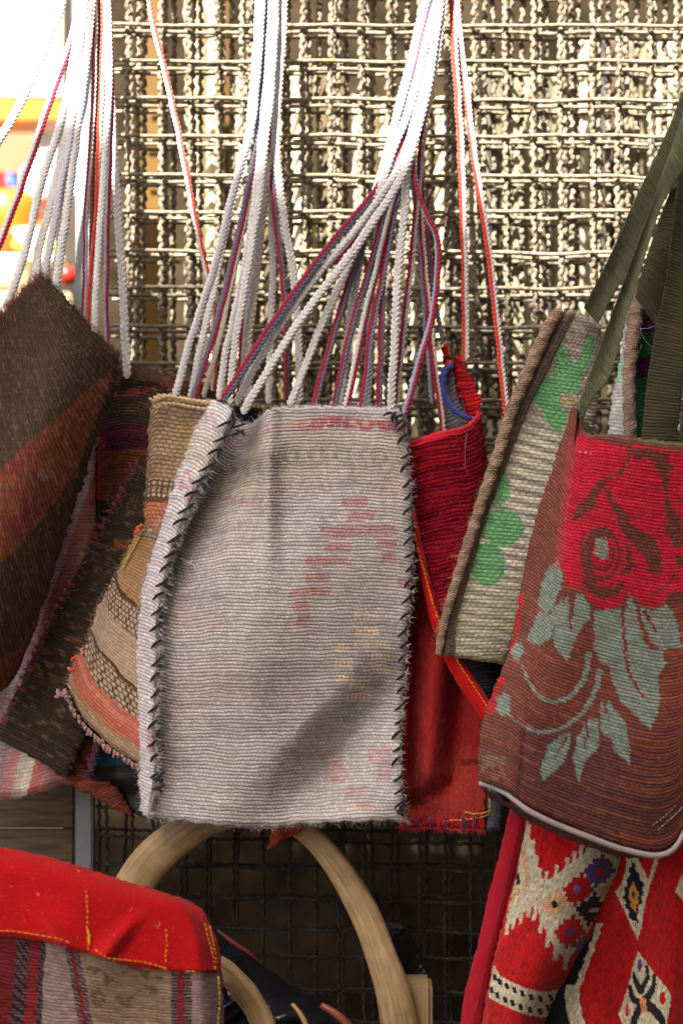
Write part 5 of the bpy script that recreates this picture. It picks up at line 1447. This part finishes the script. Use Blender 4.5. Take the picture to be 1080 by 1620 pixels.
# ------------------------------------------------------------------ red chenille bag, lower right
M_CHEN = plush('red_chenille', .17, (1.5, .5), bump=.0026, lo=.34, hi=1.5, sheen=.1, strength=1.0)
bagR = thing('red_chenille_bag', P(900, 1640, .0).tolist(), 'bright red chenille bag with cream geometric motifs below the rose bag', 'bag')
ZA = lambda pts: sc(pts, 680, 1240, 2.7)
ZB = lambda pts: sc(pts, 880, 1320, 5.4)
CREAM, BLACK, PURP, ORNG, REDC = lin(204, 194, 166), lin(26, 24, 30), lin(86, 62, 116), lin(212, 144, 88), lin(184, 10, 15)
def bars(lst):
    out = []
    for (x, y0, y1, w) in lst:
        if y0 < 480: y0 -= 26
        if y1 > 545: y1 += 24
        out.append([(x - w / 2 - (y1 - y0) * .12 * 0 + 6, y0), (x + w / 2 + 6, y0), (x + w / 2 - 6, y1), (x - w / 2 - 6, y1)])
    return out
cream_polys = [ZA(p) for p in (
    [(413, 150), (420, 215), (446, 275), (452, 330), (470, 385), (486, 420), (462, 470), (442, 520), (400, 552), (370, 575), (318, 622), (338, 520), (372, 370), (392, 250)],
    [(458, 470), (500, 410), (545, 385), (585, 350), (640, 310), (690, 270), (742, 262), (770, 290), (800, 320), (826, 300), (835, 310), (800, 410), (745, 520), (690, 600), (640, 690), (600, 735), (585, 770), (570, 740), (530, 700), (500, 640), (478, 590), (455, 520)])]
cream_polys += [ZA(p) for p in bars([(416, 200, 300, 15), (434, 265, 360, 15), (450, 330, 400, 15), (464, 385, 450, 15), (492, 400, 470, 15), (535, 370, 420, 15), (580, 342, 400, 15), (612, 316, 370, 16), (642, 285, 340, 16), (678, 256, 330, 18), (722, 262, 300, 30),
                                    (330, 560, 620, 14), (356, 540, 600, 14), (390, 520, 575, 14), (424, 500, 548, 14), (448, 500, 560, 16), (474, 540, 615, 16), (505, 590, 675, 18), (540, 660, 732, 24), (580, 690, 770, 18)])]
band = ZA([(272, 772), (300, 822), (345, 845), (400, 870), (470, 890), (562, 878), (545, 930), (500, 1000), (430, 992), (370, 972), (310, 945), (248, 912), (256, 850)])
dash = [(275, 826), (297, 846), (327, 863), (360, 881), (394, 896), (431, 911), (471, 919), (516, 914), (262, 880), (287, 905), (320, 922), (352, 938), (386, 953), (426, 966), (469, 971), (503, 957)]
def flower(zx, zy, cx, cy, r, st=15.0):
    dx, dy = np.abs(np.round((zx - cx + .22 * (zy - cy)) / st) * st), np.abs(np.round((zy - cy) / (st * 1.4)) * st * 1.4)
    return (dx + dy * .95 < r) & (np.minimum(dx, dy) < r * .45)
def R_color(u, v, U, V, px, py):
    zx, zy = (px - 680) * 2.7, (py - 1240) * 2.7
    zx = zx + 3 * (noise2(px / 4, py / 4, 181) - .5); zy = zy + 3 * (noise2(px / 4, py / 4, 182) - .5)
    X, Y = 680 + zx / 2.7, 1240 + zy / 2.7
    c = np.broadcast_to(REDC, px.shape + (3,)).copy()
    c = c * (.82 + .36 * noise2(U / 7, V / 26, 183))[..., None]
    cm = np.zeros(px.shape, bool)
    for p in cream_polys:
        cm |= inside(X, Y, p)
    cm |= inside(X, Y, band)
    cc_ = CREAM * (.88 + .2 * noise2(U / 30, np.floor(V / 3.3) * 1.7, 184))[..., None]
    c = c * (1 - cm[..., None]) + cc_ * cm[..., None]
    for (dx, dy) in dash:
        c = put(c, (np.abs(zx - dx - .25 * (zy - dy)) < 8.5) & (np.abs(zy - dy) < 14), BLACK)
    oj = ((zy / 8.5) % 1) < .68
    c = put(c, near_line(X, Y, ZA([(395, 285), (408, 350), (418, 420), (380, 460), (345, 492)]), 4.2) & oj & cm, ORNG, .9)
    c = put(c, ((zx - 375) / 9.) ** 2 + ((zy - 410) / 26.) ** 2 < 1, BLACK)
    c = put(c, flower(zx, zy, 530, 508, 62, 8) & oj, ORNG, .95)
    c = put(c, ((zx - 531) / 13.) ** 2 + ((zy - 515) / 17.) ** 2 < 1, BLACK)
    c = put(c, flower(zx, zy, 722, 372, 72), PURP); c = put(c, (np.abs(zx - 725) < 15) & (np.abs(zy - 378) < 15), REDC)
    c = put(c, flower(zx, zy, 632, 452, 74), REDC); c = put(c, ((zx - 625) / 13.) ** 2 + ((zy - 450) / 20.) ** 2 < 1, lin(120, 100, 160))
    c = put(c, flower(zx, zy, 596, 632, 72), lin(190, 20, 34)); c = put(c, (np.abs(zx - 598) < 15) & (np.abs(zy - 632) < 13), PURP)
    c = put(c, flower(zx, zy, 690, 535, 68), BLACK); c = put(c, (np.abs(zx - 700 + .6 * (zy - 540)) < 18) & (np.abs(zy - 540) < 9), CREAM)
    c = put(c, flower(zx, zy, 650, 690, 48), PURP, .9)
    c = put(c, flower(zx, zy, 790, 440, 50) & oj, ORNG, .8)
    return c
R_lft = [(835, 1262), (833, 1293), (821, 1349), (808, 1406), (791, 1475), (777, 1532), (762, 1620), (755, 1680)]
R_rgt = [(1000, 1262), (989, 1345), (977, 1388), (951, 1440), (939, 1477), (917, 1507), (898, 1544), (880, 1573), (865, 1612), (848, 1680)]
panel('front_panel', bagR, [(835, 1262), (915, 1262), (1000, 1262)], [(755, 1680), (800, 1682), (848, 1680)], R_lft, R_rgt,
      lambda u, v, px, py: -.026 + .034 * (2 * u - 1.0) ** 2 * (.5 + u * .9) + .004 * np.sin(v * 7), R_color, M_CHEN, step=1.75, thick=.03, wob=1.0, roll=.008, rollw=12, seed=111)
bsR = panel('border_strip', bagR, [(806, 1262), (836, 1262)], [(718, 1680), (758, 1680)], [(806, 1262), (804, 1285), (789, 1353), (772, 1416), (756, 1490), (737, 1559), (727, 1620), (718, 1680)], [(836, 1262), (834, 1293), (822, 1349), (809, 1406), (792, 1475), (778, 1532), (763, 1620), (758, 1680)],
      lambda u, v, px, py: -.004 + .004 * (2 * u - 1) ** 2 + .006 * (1 - u), lambda u, v, U, V, px, py: np.broadcast_to(lin(164, 18, 38), px.shape + (3,)) * (.9 + .2 * noise2(U / 5, V / 14, 185))[..., None], M_FELT, step=2.2, thick=.012, wob=.5, roll=.003, seed=112)
stitches('border_stitching', bsR, [(822, 1300, -.0045), (806, 1370, -.0045), (790, 1440, -.0045), (772, 1510, -.0045), (752, 1600, -.0045), (744, 1640, -.0045)], lin(120, 16, 34), 6, .4, .8)
def R2_color(u, v, U, V, px, py):
    zx, zy = (px - 880) * 5.4, (py - 1320) * 5.4
    zx = zx + 7 * (noise2(px / 2.5, py / 2.5, 191) - .5); zy = zy + 7 * (noise2(px / 2.5, py / 2.5, 192) - .5)
    c = np.broadcast_to(lin(176, 10, 15), px.shape + (3,)).copy() * (.78 + .44 * noise2(U / 7, V / 26, 193))[..., None]
    I_ = lambda p: inside(zx, zy, p)
    st = 14 * (np.floor(zy / 40) % 2)
    c = put(c, I_([(600, 150), (870, 190), (845, 300), (800, 420), (760, 560), (720, 800), (690, 897), (640, 800), (575, 650), (498, 488), (550, 430), (590, 300)]), CREAM)
    c = put(c, I_([(690, 190), (838, 200), (800, 330), (785, 385), (765, 370), (755, 320), (720, 270)]), lin(190, 16, 22))
    c = put(c, inside(zx + st, zy, [(650, 220), (700, 330), (750, 440), (735, 560), (700, 650), (690, 810), (672, 740), (640, 740), (600, 620), (575, 540), (590, 460), (625, 340)]), BLACK)
    c = put(c, inside(zx + st * .7, zy, [(650, 400), (680, 450), (705, 520), (690, 600), (682, 680), (655, 650), (625, 580), (620, 500)]), lin(206, 140, 62))
    c = put(c, ((zx - 655) / 16.) ** 2 + ((zy - 515) / 34.) ** 2 < 1, lin(110, 40, 80))
    c = put(c, I_([(696, 998), (760, 1090), (835, 1190), (930, 1300), (978, 1385), (960, 1500), (930, 1640), (880, 1800), (700, 2000), (600, 1700), (527, 1535), (580, 1400), (615, 1280), (655, 1110)]), CREAM)
    X, Y = zx, zy
    L2 = lambda p, a, b=None: near_line(X, Y, p, a, b)
    c = put(c, ((zx - 708) / 19.) ** 2 + ((zy - 1118) / 54.) ** 2 < 1, PURP)
    c = put(c, L2([(768, 1130), (775, 1220), (735, 1300), (720, 1340)], 13, 26) | L2([(655, 1190), (680, 1270), (720, 1340)], 13, 30), BLACK)
    c = put(c, L2([(830, 1200), (828, 1290), (790, 1370), (750, 1420)], 15, 34) | L2([(625, 1300), (650, 1400), (740, 1450)], 15, 36), BLACK)
    c = put(c, L2([(740, 1440), (830, 1500), (900, 1600), (910, 1700)], 46, 24) | L2([(740, 1450), (680, 1540), (650, 1640)], 40, 26), BLACK)
    c = put(c, (np.abs(zx - 740 - .15 * (zy - 1460)) < 25) & (np.abs(zy - 1464) < 66), ORNG)
    c = put(c, ((zx - 903) / 27.) ** 2 + ((zy - 1400) / 60.) ** 2 < 1, lin(200, 18, 22)); c = put(c, ((zx - 600) / 15.) ** 2 + ((zy - 1500) / 64.) ** 2 < 1, lin(200, 18, 22))
    c = put(c, ((zx - 820) / 40.) ** 2 + ((zy - 1590) / 40.) ** 2 < .6, CREAM)
    zz = 16 * np.abs(((zy / 62.) % 2) - 1)
    dl = np.interp(zy, [700, 860, 1000, 1180, 1340, 1500, 1700], [360, 300, 255, 190, 130, 150, 200])
    low = sm(1300, 1340, zy) > .5
    c = put(c, (zx < dl + 50 + zz) & (zx > dl - 200) & (zy > 760), CREAM)
    c = put(c, (zx < dl + zz) & (zy > 820), BLACK)
    c = put(c, (zy > 1290) & (zx > dl - 46 - 20) & (zx < dl + 52 + .2 * zz), CREAM)
    c = put(c, I_([(1010, 490), (1045, 400), (1085, 320), (1400, 320), (1400, 700), (1085, 570), (1045, 530)]), CREAM)
    return c
panel('side_panel', bagR, [(900, 1262), (1000, 1262), (1150, 1262)], [(800, 1690), (1000, 1690), (1150, 1690)], [(900, 1262), (860, 1450), (800, 1690)], [(1150, 1262), (1150, 1690)],
      lambda u, v, px, py: .010 + .018 * np.exp(-((px - 960 + .30 * (py - 1400)) / 40.) ** 2) - .012 * np.exp(-((px - 1060) / 50.) ** 2) + .006 * np.sin(px / 22. + py / 120.), R2_color, M_CHEN, step=1.9, thick=.02, wob=1, seed=113)

# ------------------------------------------------------------------ bent wooden hoops and the wrapped bundle below
M_WOOD = wood_mat('bent_ash_wood', lin(120, 94, 62), lin(190, 162, 120))
def hoop(name, pts, r, lab, rn=.75, grp=None):
    q2 = np.array(pts, float)
    qq = smooth_path(q2, 60)
    q = P(qq[:, 0], qq[:, 1], qq[:, 2])
    rr = np.interp(np.linspace(0, 1, 60), np.linspace(0, 1, len(r)), r) * S
    def sq(i, a):
        return 1.0 / (np.abs(np.cos(a)) ** 4 + np.abs(np.sin(a)) ** 4) ** .25 * (1 + .03 * np.sin(i * .5 + a * 2))
    o = link(name, tube_mesh(name, q, rr, 16, rr * rn, lump=sq), None, M_WOOD)
    return tag(o, lab, 'wooden hoop', group=grp)
hoop('wooden_hoop', [(150, 1560, .075), (188, 1450, .07), (232, 1372, .065), (290, 1320, .06), (350, 1290, .06), (420, 1284, .06), (478, 1312, .06), (530, 1366, .055), (574, 1440, .05), (604, 1516, .045), (624, 1580, .04), (640, 1690, .04)],
     [34, 34, 33, 31, 27, 19, 18, 21, 24, 26, 29, 31], 'bent pale wooden hoop arching under the bottom of the grey bag')
blk_ = pbox('wooden_block', 634, 684, 1556, 1690, .046, .09, M_WOOD, None, .004)
tag(blk_, 'short upright wooden block beside the right foot of the tall hoop', 'wooden block')
hoop('wooden_hoop', [(300, 1512, -.05), (345, 1530, -.055), (372, 1552, -.06), (398, 1585, -.06), (418, 1625, -.06), (436, 1690, -.06)], [16, 17, 18, 18, 18, 18], 'short curved wooden rim against the red flap bag')
M_PLAST = solid('black_wrap', (.010, .012, .018), rough=.16, spec=.55, vary=.3, scale=10, coat=.0, bump=.0)
nt = M_PLAST.node_tree; b_ = nt.nodes['Principled BSDF']
vr = nt.nodes.new('ShaderNodeTexNoise'); vr.inputs['Scale'].default_value = 11; vr.inputs['Detail'].default_value = 2; vr.inputs['Distortion'].default_value = 1.2
bp_ = nt.nodes.new('ShaderNodeBump'); bp_.inputs['Strength'].default_value = .8; bp_.inputs['Distance'].default_value = .0025
nt.links.new(vr.outputs[0], bp_.inputs['Height']); nt.links.new(bp_.outputs[0], b_.inputs['Normal'])
wr = thing('wrapped_bundle', P(470, 1640, -.02).tolist(), 'glossy black plastic wrapped bundle between the red flap bag and the tall hoop', 'bundle')
W_top = [(318, 1455), (352, 1478), (400, 1515), (450, 1552), (500, 1582), (545, 1612), (590, 1660)]
panel('wrap', wr, W_top, [(318, 1700), (450, 1705), (590, 1700)], [(318, 1455), (318, 1700)], [(590, 1660), (590, 1700)], lambda u, v, px, py: -.035 + .06 * (1 - sm(0, .5, v)) ** 2 + .006 * np.sin(px / 16. + py / 11.), flat((.01, .01, .014)), M_PLAST, step=4, thick=.05, wob=1.5, roll=.012, rollw=16, seed=121)
M_STRIPE = solid('orange_streak', lin(130, 62, 36), rough=.35, spec=.3, vary=.2, scale=20)
tube('coloured_streak', wr, [(508, 1590, -.024), (532, 1605, -.030), (552, 1626, -.034), (566, 1660, -.036)], [5, 7, 7, 7], None, M_STRIPE, 8, 4)  # orange streak low on the wrap
tube('coloured_streak', wr, [(462, 1588, -.038), (476, 1606, -.040), (486, 1628, -.042), (492, 1660, -.042)], [3, 4, 5, 5], None, solid('yellow_streak', lin(176, 142, 84), rough=.35, spec=.3, vary=.2, scale=20), 8, 4)
tube('rim_cord', wr, [(344, 1472, .004), (372, 1494, .0), (396, 1510, -.002), (412, 1524, -.002)], [2, 4, 4, 1], None, solid('dull_red_cord', lin(96, 40, 40), rough=.3, vary=.2), 8, 4)
pl_ = panel('plastic_sheet', None, [(600, 1462), (622, 1458), (644, 1466)], [(622, 1560), (646, 1562), (684, 1556)], [(600, 1462), (612, 1510), (622, 1560)], [(644, 1466), (666, 1510), (684, 1556)],
            lambda u, v, px, py: .10 + .006 * np.sin(px / 17. + py / 40.), flat((.01, .01, .014)), M_PLAST, step=3.5, thick=.002, wob=1, seed=122)
tag(pl_, 'dark glossy plastic sheet behind the right leg of the tall hoop', 'plastic sheet')

# ------------------------------------------------------------------ the plaited cords
def cords(parent, rows):
    for r in rows:
        pts, ca, cb = r[0], r[1], r[2]
        kw = r[3] if len(r) > 3 else {}
        y0, y1 = kw.pop('y', (.045, .03))
        n = len(pts)
        if len(pts[0]) == 2:
            ln = np.r_[0, np.cumsum([math.dist(pts[k], pts[k + 1]) for k in range(n - 1)])]
            pts = [(p[0], p[1], y0 + (y1 - y0) * ln[k] / ln[-1]) for k, p in enumerate(pts)]
        cord(parent, pts, ca, cb, **kw)
# left cluster
cords(bagA, [
    ([(112, -60), (92, 20), (55, 112), (24, 180), (-14, 252), (-60, 420), (-72, 575)], WHITE, WHITE, dict(w=15, y=(.06, -.0))),
    ([(140, -60), (118, 50), (84, 150), (50, 250), (22, 330), (-8, 402), (-42, 480), (-56, 560)], WHITE, CRIM, dict(w=12.5, y=(.06, -.04))),
    ([(146, -60), (124, 60), (104, 160), (72, 270), (44, 380), (20, 460), (8, 496)], WHITE, GREYW, dict(w=13, y=(.055, -.05))),
    ([(148, -60), (128, 90), (112, 200), (96, 300), (80, 390), (68, 446)], GREYW, LILAC, dict(w=12, y=(.06, -.04))),
    ([(150, -60), (136, 90), (120, 220), (106, 330), (96, 410), (88, 466)], WHITE, GREYW, dict(w=14, y=(.06, -.04), twist=(0, 20, -15, 10))),
])
cords(bagA, [
    ([(140, -60), (128, 60), (110, 180), (84, 300), (62, 400), (56, 452)], WHITE, WHITE, dict(w=13, y=(.05, -.03))),
    ([(146, -60), (134, 80), (117, 200), (102, 310), (94, 400), (84, 470)], WHITE, BEIGE, dict(w=13, y=(.055, -.03), bead=8.4)),
])
cords(bagC, [
    ([(166, -60), (170, 60), (178, 180), (187, 320), (195, 470), (202, 600)], WHITE, WHITE, dict(w=14, y=(.06, .045), bead=9)),
    ([(150, -60), (150, 90), (146, 200), (138, 330), (135, 440), (132, 520)], CRIM, GREYW, dict(w=8.5, y=(.06, .02), twist=(60, 10, -10, 0))),
    ([(162, -60), (164, 60), (160, 180), (152, 330), (142, 470), (138, 540)], REDO, BEIGE, dict(w=10, y=(.05, .0), twist=(0, -30, 40, 50))),
    ([(168, -60), (172, 100), (166, 230), (160, 340), (152, 460), (150, 540)], WHITE, GREYW, dict(w=11, y=(.045, -.02))),
    ([(172, -60), (176, 100), (174, 240), (170, 360), (167, 460), (169, 550)], LILAC, CRIM, dict(w=9.5, y=(.05, .0), twist=(-30, 20, 0, 10))),
    ([(160, -60), (156, 60), (152, 150), (148, 280), (146, 420), (144, 520)], lin(120, 70, 52), lin(96, 62, 50), dict(w=9, y=(.075, .05))),
    ([(232, -60), (240, 30), (262, 120), (282, 205), (302, 310), (322, 410), (336, 478), (340, 560), (338, 620)], WHITE, REDO, dict(w=10, y=(.06, .08), twist=(0, 10, -10, 30))),
])
# middle cluster
cords(bagD, [
    ([(418, -70), (412, 40), (405, 130), (396, 210), (368, 310), (340, 420), (305, 530), (275, 628)], WHITE, LILAC, dict(w=13, y=(.035, .022))),
    ([(426, -70), (420, 60), (412, 150), (404, 230), (386, 330), (362, 440), (330, 550), (304, 632)], NAVY, CRIM, dict(w=11.5, y=(.05, .02), twist=(40, 70, 10, 0))),
    ([(420, -70), (415, 80), (408, 190), (392, 320), (368, 440), (346, 540), (322, 630)], BEIGE, BEIGE, dict(w=9, y=(.07, .055))),
    ([(432, -70), (426, 60), (418, 160), (410, 250), (396, 360), (376, 470), (356, 560), (346, 634)], WHITE, GREYW, dict(w=12, y=(.03, .03))),
    ([(438, -70), (432, 60), (424, 180), (414, 290), (396, 400), (378, 510), (366, 600), (364, 640)], WHITE, WHITE, dict(w=12, y=(.025, .03))),
    ([(444, -70), (438, 70), (428, 190), (422, 290), (408, 400), (398, 490), (392, 570), (390, 650)], GREYW, BEIGE, dict(w=15, y=(.05, .045), bead=8.5)),
    ([(448, -70), (442, 80), (432, 190), (428, 250), (436, 350), (446, 440), (452, 540), (454, 640)], CRIM, NAVY, dict(w=10, y=(.045, .05), twist=(0, 20, 0, 40))),
    ([(452, -70), (444, 70), (436, 180), (438, 260), (450, 350), (462, 430), (470, 520), (474, 640)], WHITE, WHITE, dict(w=14, y=(.035, .06))),
    ([(436, -70), (430, 90), (422, 210), (428, 320), (430, 430), (428, 540), (424, 640)], WHITE, GREYW, dict(w=12, y=(.055, .06))),
    ([(430, -70), (424, 90), (417, 190), (411, 290), (400, 390), (386, 500), (380, 640)], CRIM, WHITE, dict(w=11, y=(.06, .06))),
    ([(412, -70), (408, 30), (400, 140), (386, 250), (360, 350), (340, 450), (316, 560), (300, 640)], WHITE, WHITE, dict(w=12, y=(.06, .06))),
])
# right cluster
cords(bagF, [
    ([(700, -70), (676, 40), (655, 140), (640, 225), (596, 302), (530, 378), (478, 448), (420, 532), (376, 598), (350, 634)], CRIM, NAVY, dict(w=14, y=(.055, .0), twist=(-70, -40, 0, 0, 0))),
    ([(704, -70), (684, 60), (660, 170), (630, 262), (570, 352), (512, 424), (452, 504), (400, 588), (372, 640)], WHITE, GREYW, dict(w=12, y=(.04, .012))),
    ([(706, -70), (688, 60), (666, 180), (640, 268), (590, 352), (540, 420), (480, 500), (428, 580), (384, 656)], WHITE, WHITE, dict(w=13.5, y=(.025, .004), bead=8.2)),
    ([(698, -70), (674, 60), (650, 160), (612, 262), (582, 350), (548, 430), (506, 520), (456, 644)], WHITE, WHITE, dict(w=13, y=(.035, .02), bead=8.2)),
    ([(690, -70), (664, 60), (636, 170), (606, 290), (570, 400), (540, 490), (512, 580), (496, 646)], CRIM, NAVY, dict(w=12.5, y=(.06, .022), twist=(-80, -60, -20, 0))),
    ([(694, -70), (670, 60), (644, 180), (618, 300), (588, 410), (562, 500), (540, 590), (530, 646)], CRIM, NAVY, dict(w=11.5, y=(.06, .024), twist=(-70,-50,-10,0))),
    ([(696, -70), (672, 70), (648, 190), (624, 310), (596, 420), (572, 520), (556, 600), (546, 646)], WHITE, CRIM, dict(w=12, y=(.055, .02), twist=(0, -10, 60, 20, -20))),
    ([(700, -70), (680, 80), (654, 200), (626, 320), (606, 430), (588, 520), (578, 600), (572, 646)], CRIM, lin(120, 130, 150), dict(w=11.5, y=(.062, .022), twist=(-60,-40,0,0))),
    ([(700, -70), (682, 80), (656, 210), (624, 330), (608, 420), (604, 500), (602, 590), (600, 650)], CRIM, NAVY, dict(w=11.5, y=(.055, .03), twist=(-90,-60,0,0))),
    ([(708, -70), (694, 60), (670, 170), (648, 250), (638, 340), (630, 440), (622, 550), (616, 648)], WHITE, WHITE, dict(w=14, y=(.03, .02), bead=8.6)),
    ([(702, -70), (690, 80), (672, 190), (662, 290), (656, 360), (644, 460), (634, 550), (628, 640)], CRIM, GREYW, dict(w=11, y=(.06, .03), twist=(-60, 0, 0, 20))),
    ([(708, -70), (686, 60), (664, 160), (652, 222), (658, 290), (676, 340), (691, 376), (692, 430), (684, 500), (664, 570), (650, 625), (640, 656)], CRIM, lin(140, 150, 170), dict(w=12, y=(.05, .004), twist=(-40, 0, 20, 120, 150, 170))),
    ([(688, -70), (662, 50), (634, 150), (612, 240), (594, 300), (566, 366), (520, 420)], WHITE, CRIM, dict(w=11, y=(.06, .05), twist=(0, 60, 20))),
    ([(692, -70), (664, 40), (640, 130), (622, 200), (604, 270), (580, 350), (560, 460), (548, 560), (540, 646)], WHITE, WHITE, dict(w=13, y=(.02, .05))),
    ([(700, -70), (676, 50), (654, 140), (636, 220), (614, 300), (596, 380), (586, 480), (584, 580), (582, 650)], WHITE, WHITE, dict(w=13, y=(.025, .055))),
])
cords(bagG, [
    ([(706, -70), (692, 60), (676, 160), (664, 260), (668, 340), (678, 420), (690, 490), (701, 548)], NAVY, CRIM, dict(w=10.5, y=(.05, .06), twist=(60, 0, 20, 60))),
    ([(704, -70), (690, 90), (672, 200), (662, 300), (670, 400), (680, 500), (690, 600), (702, 690)], CRIM, BEIGE, dict(w=10, y=(.055, .045))),
    ([(704, -70), (680, 60), (658, 150), (646, 230), (656, 320), (668, 400), (674, 520), (684, 640)], lin(140, 150, 165), CRIM, dict(w=10, y=(.065, .07))),
    ([(714, -70), (718, 60), (726, 180), (732, 300), (735, 420), (736, 500), (737, 572)], REDO, WHITE, dict(w=12, y=(.05, .06), twist=(0, 10, -10, -30))),
])
cords(bagH, [
    ([(720, -70), (728, 60), (740, 170), (757, 300), (775, 420), (788, 540), (802, 660)], WHITE, REDO, dict(w=11.5, y=(.045, .03), twist=(0, 160, 190, 180))),
])
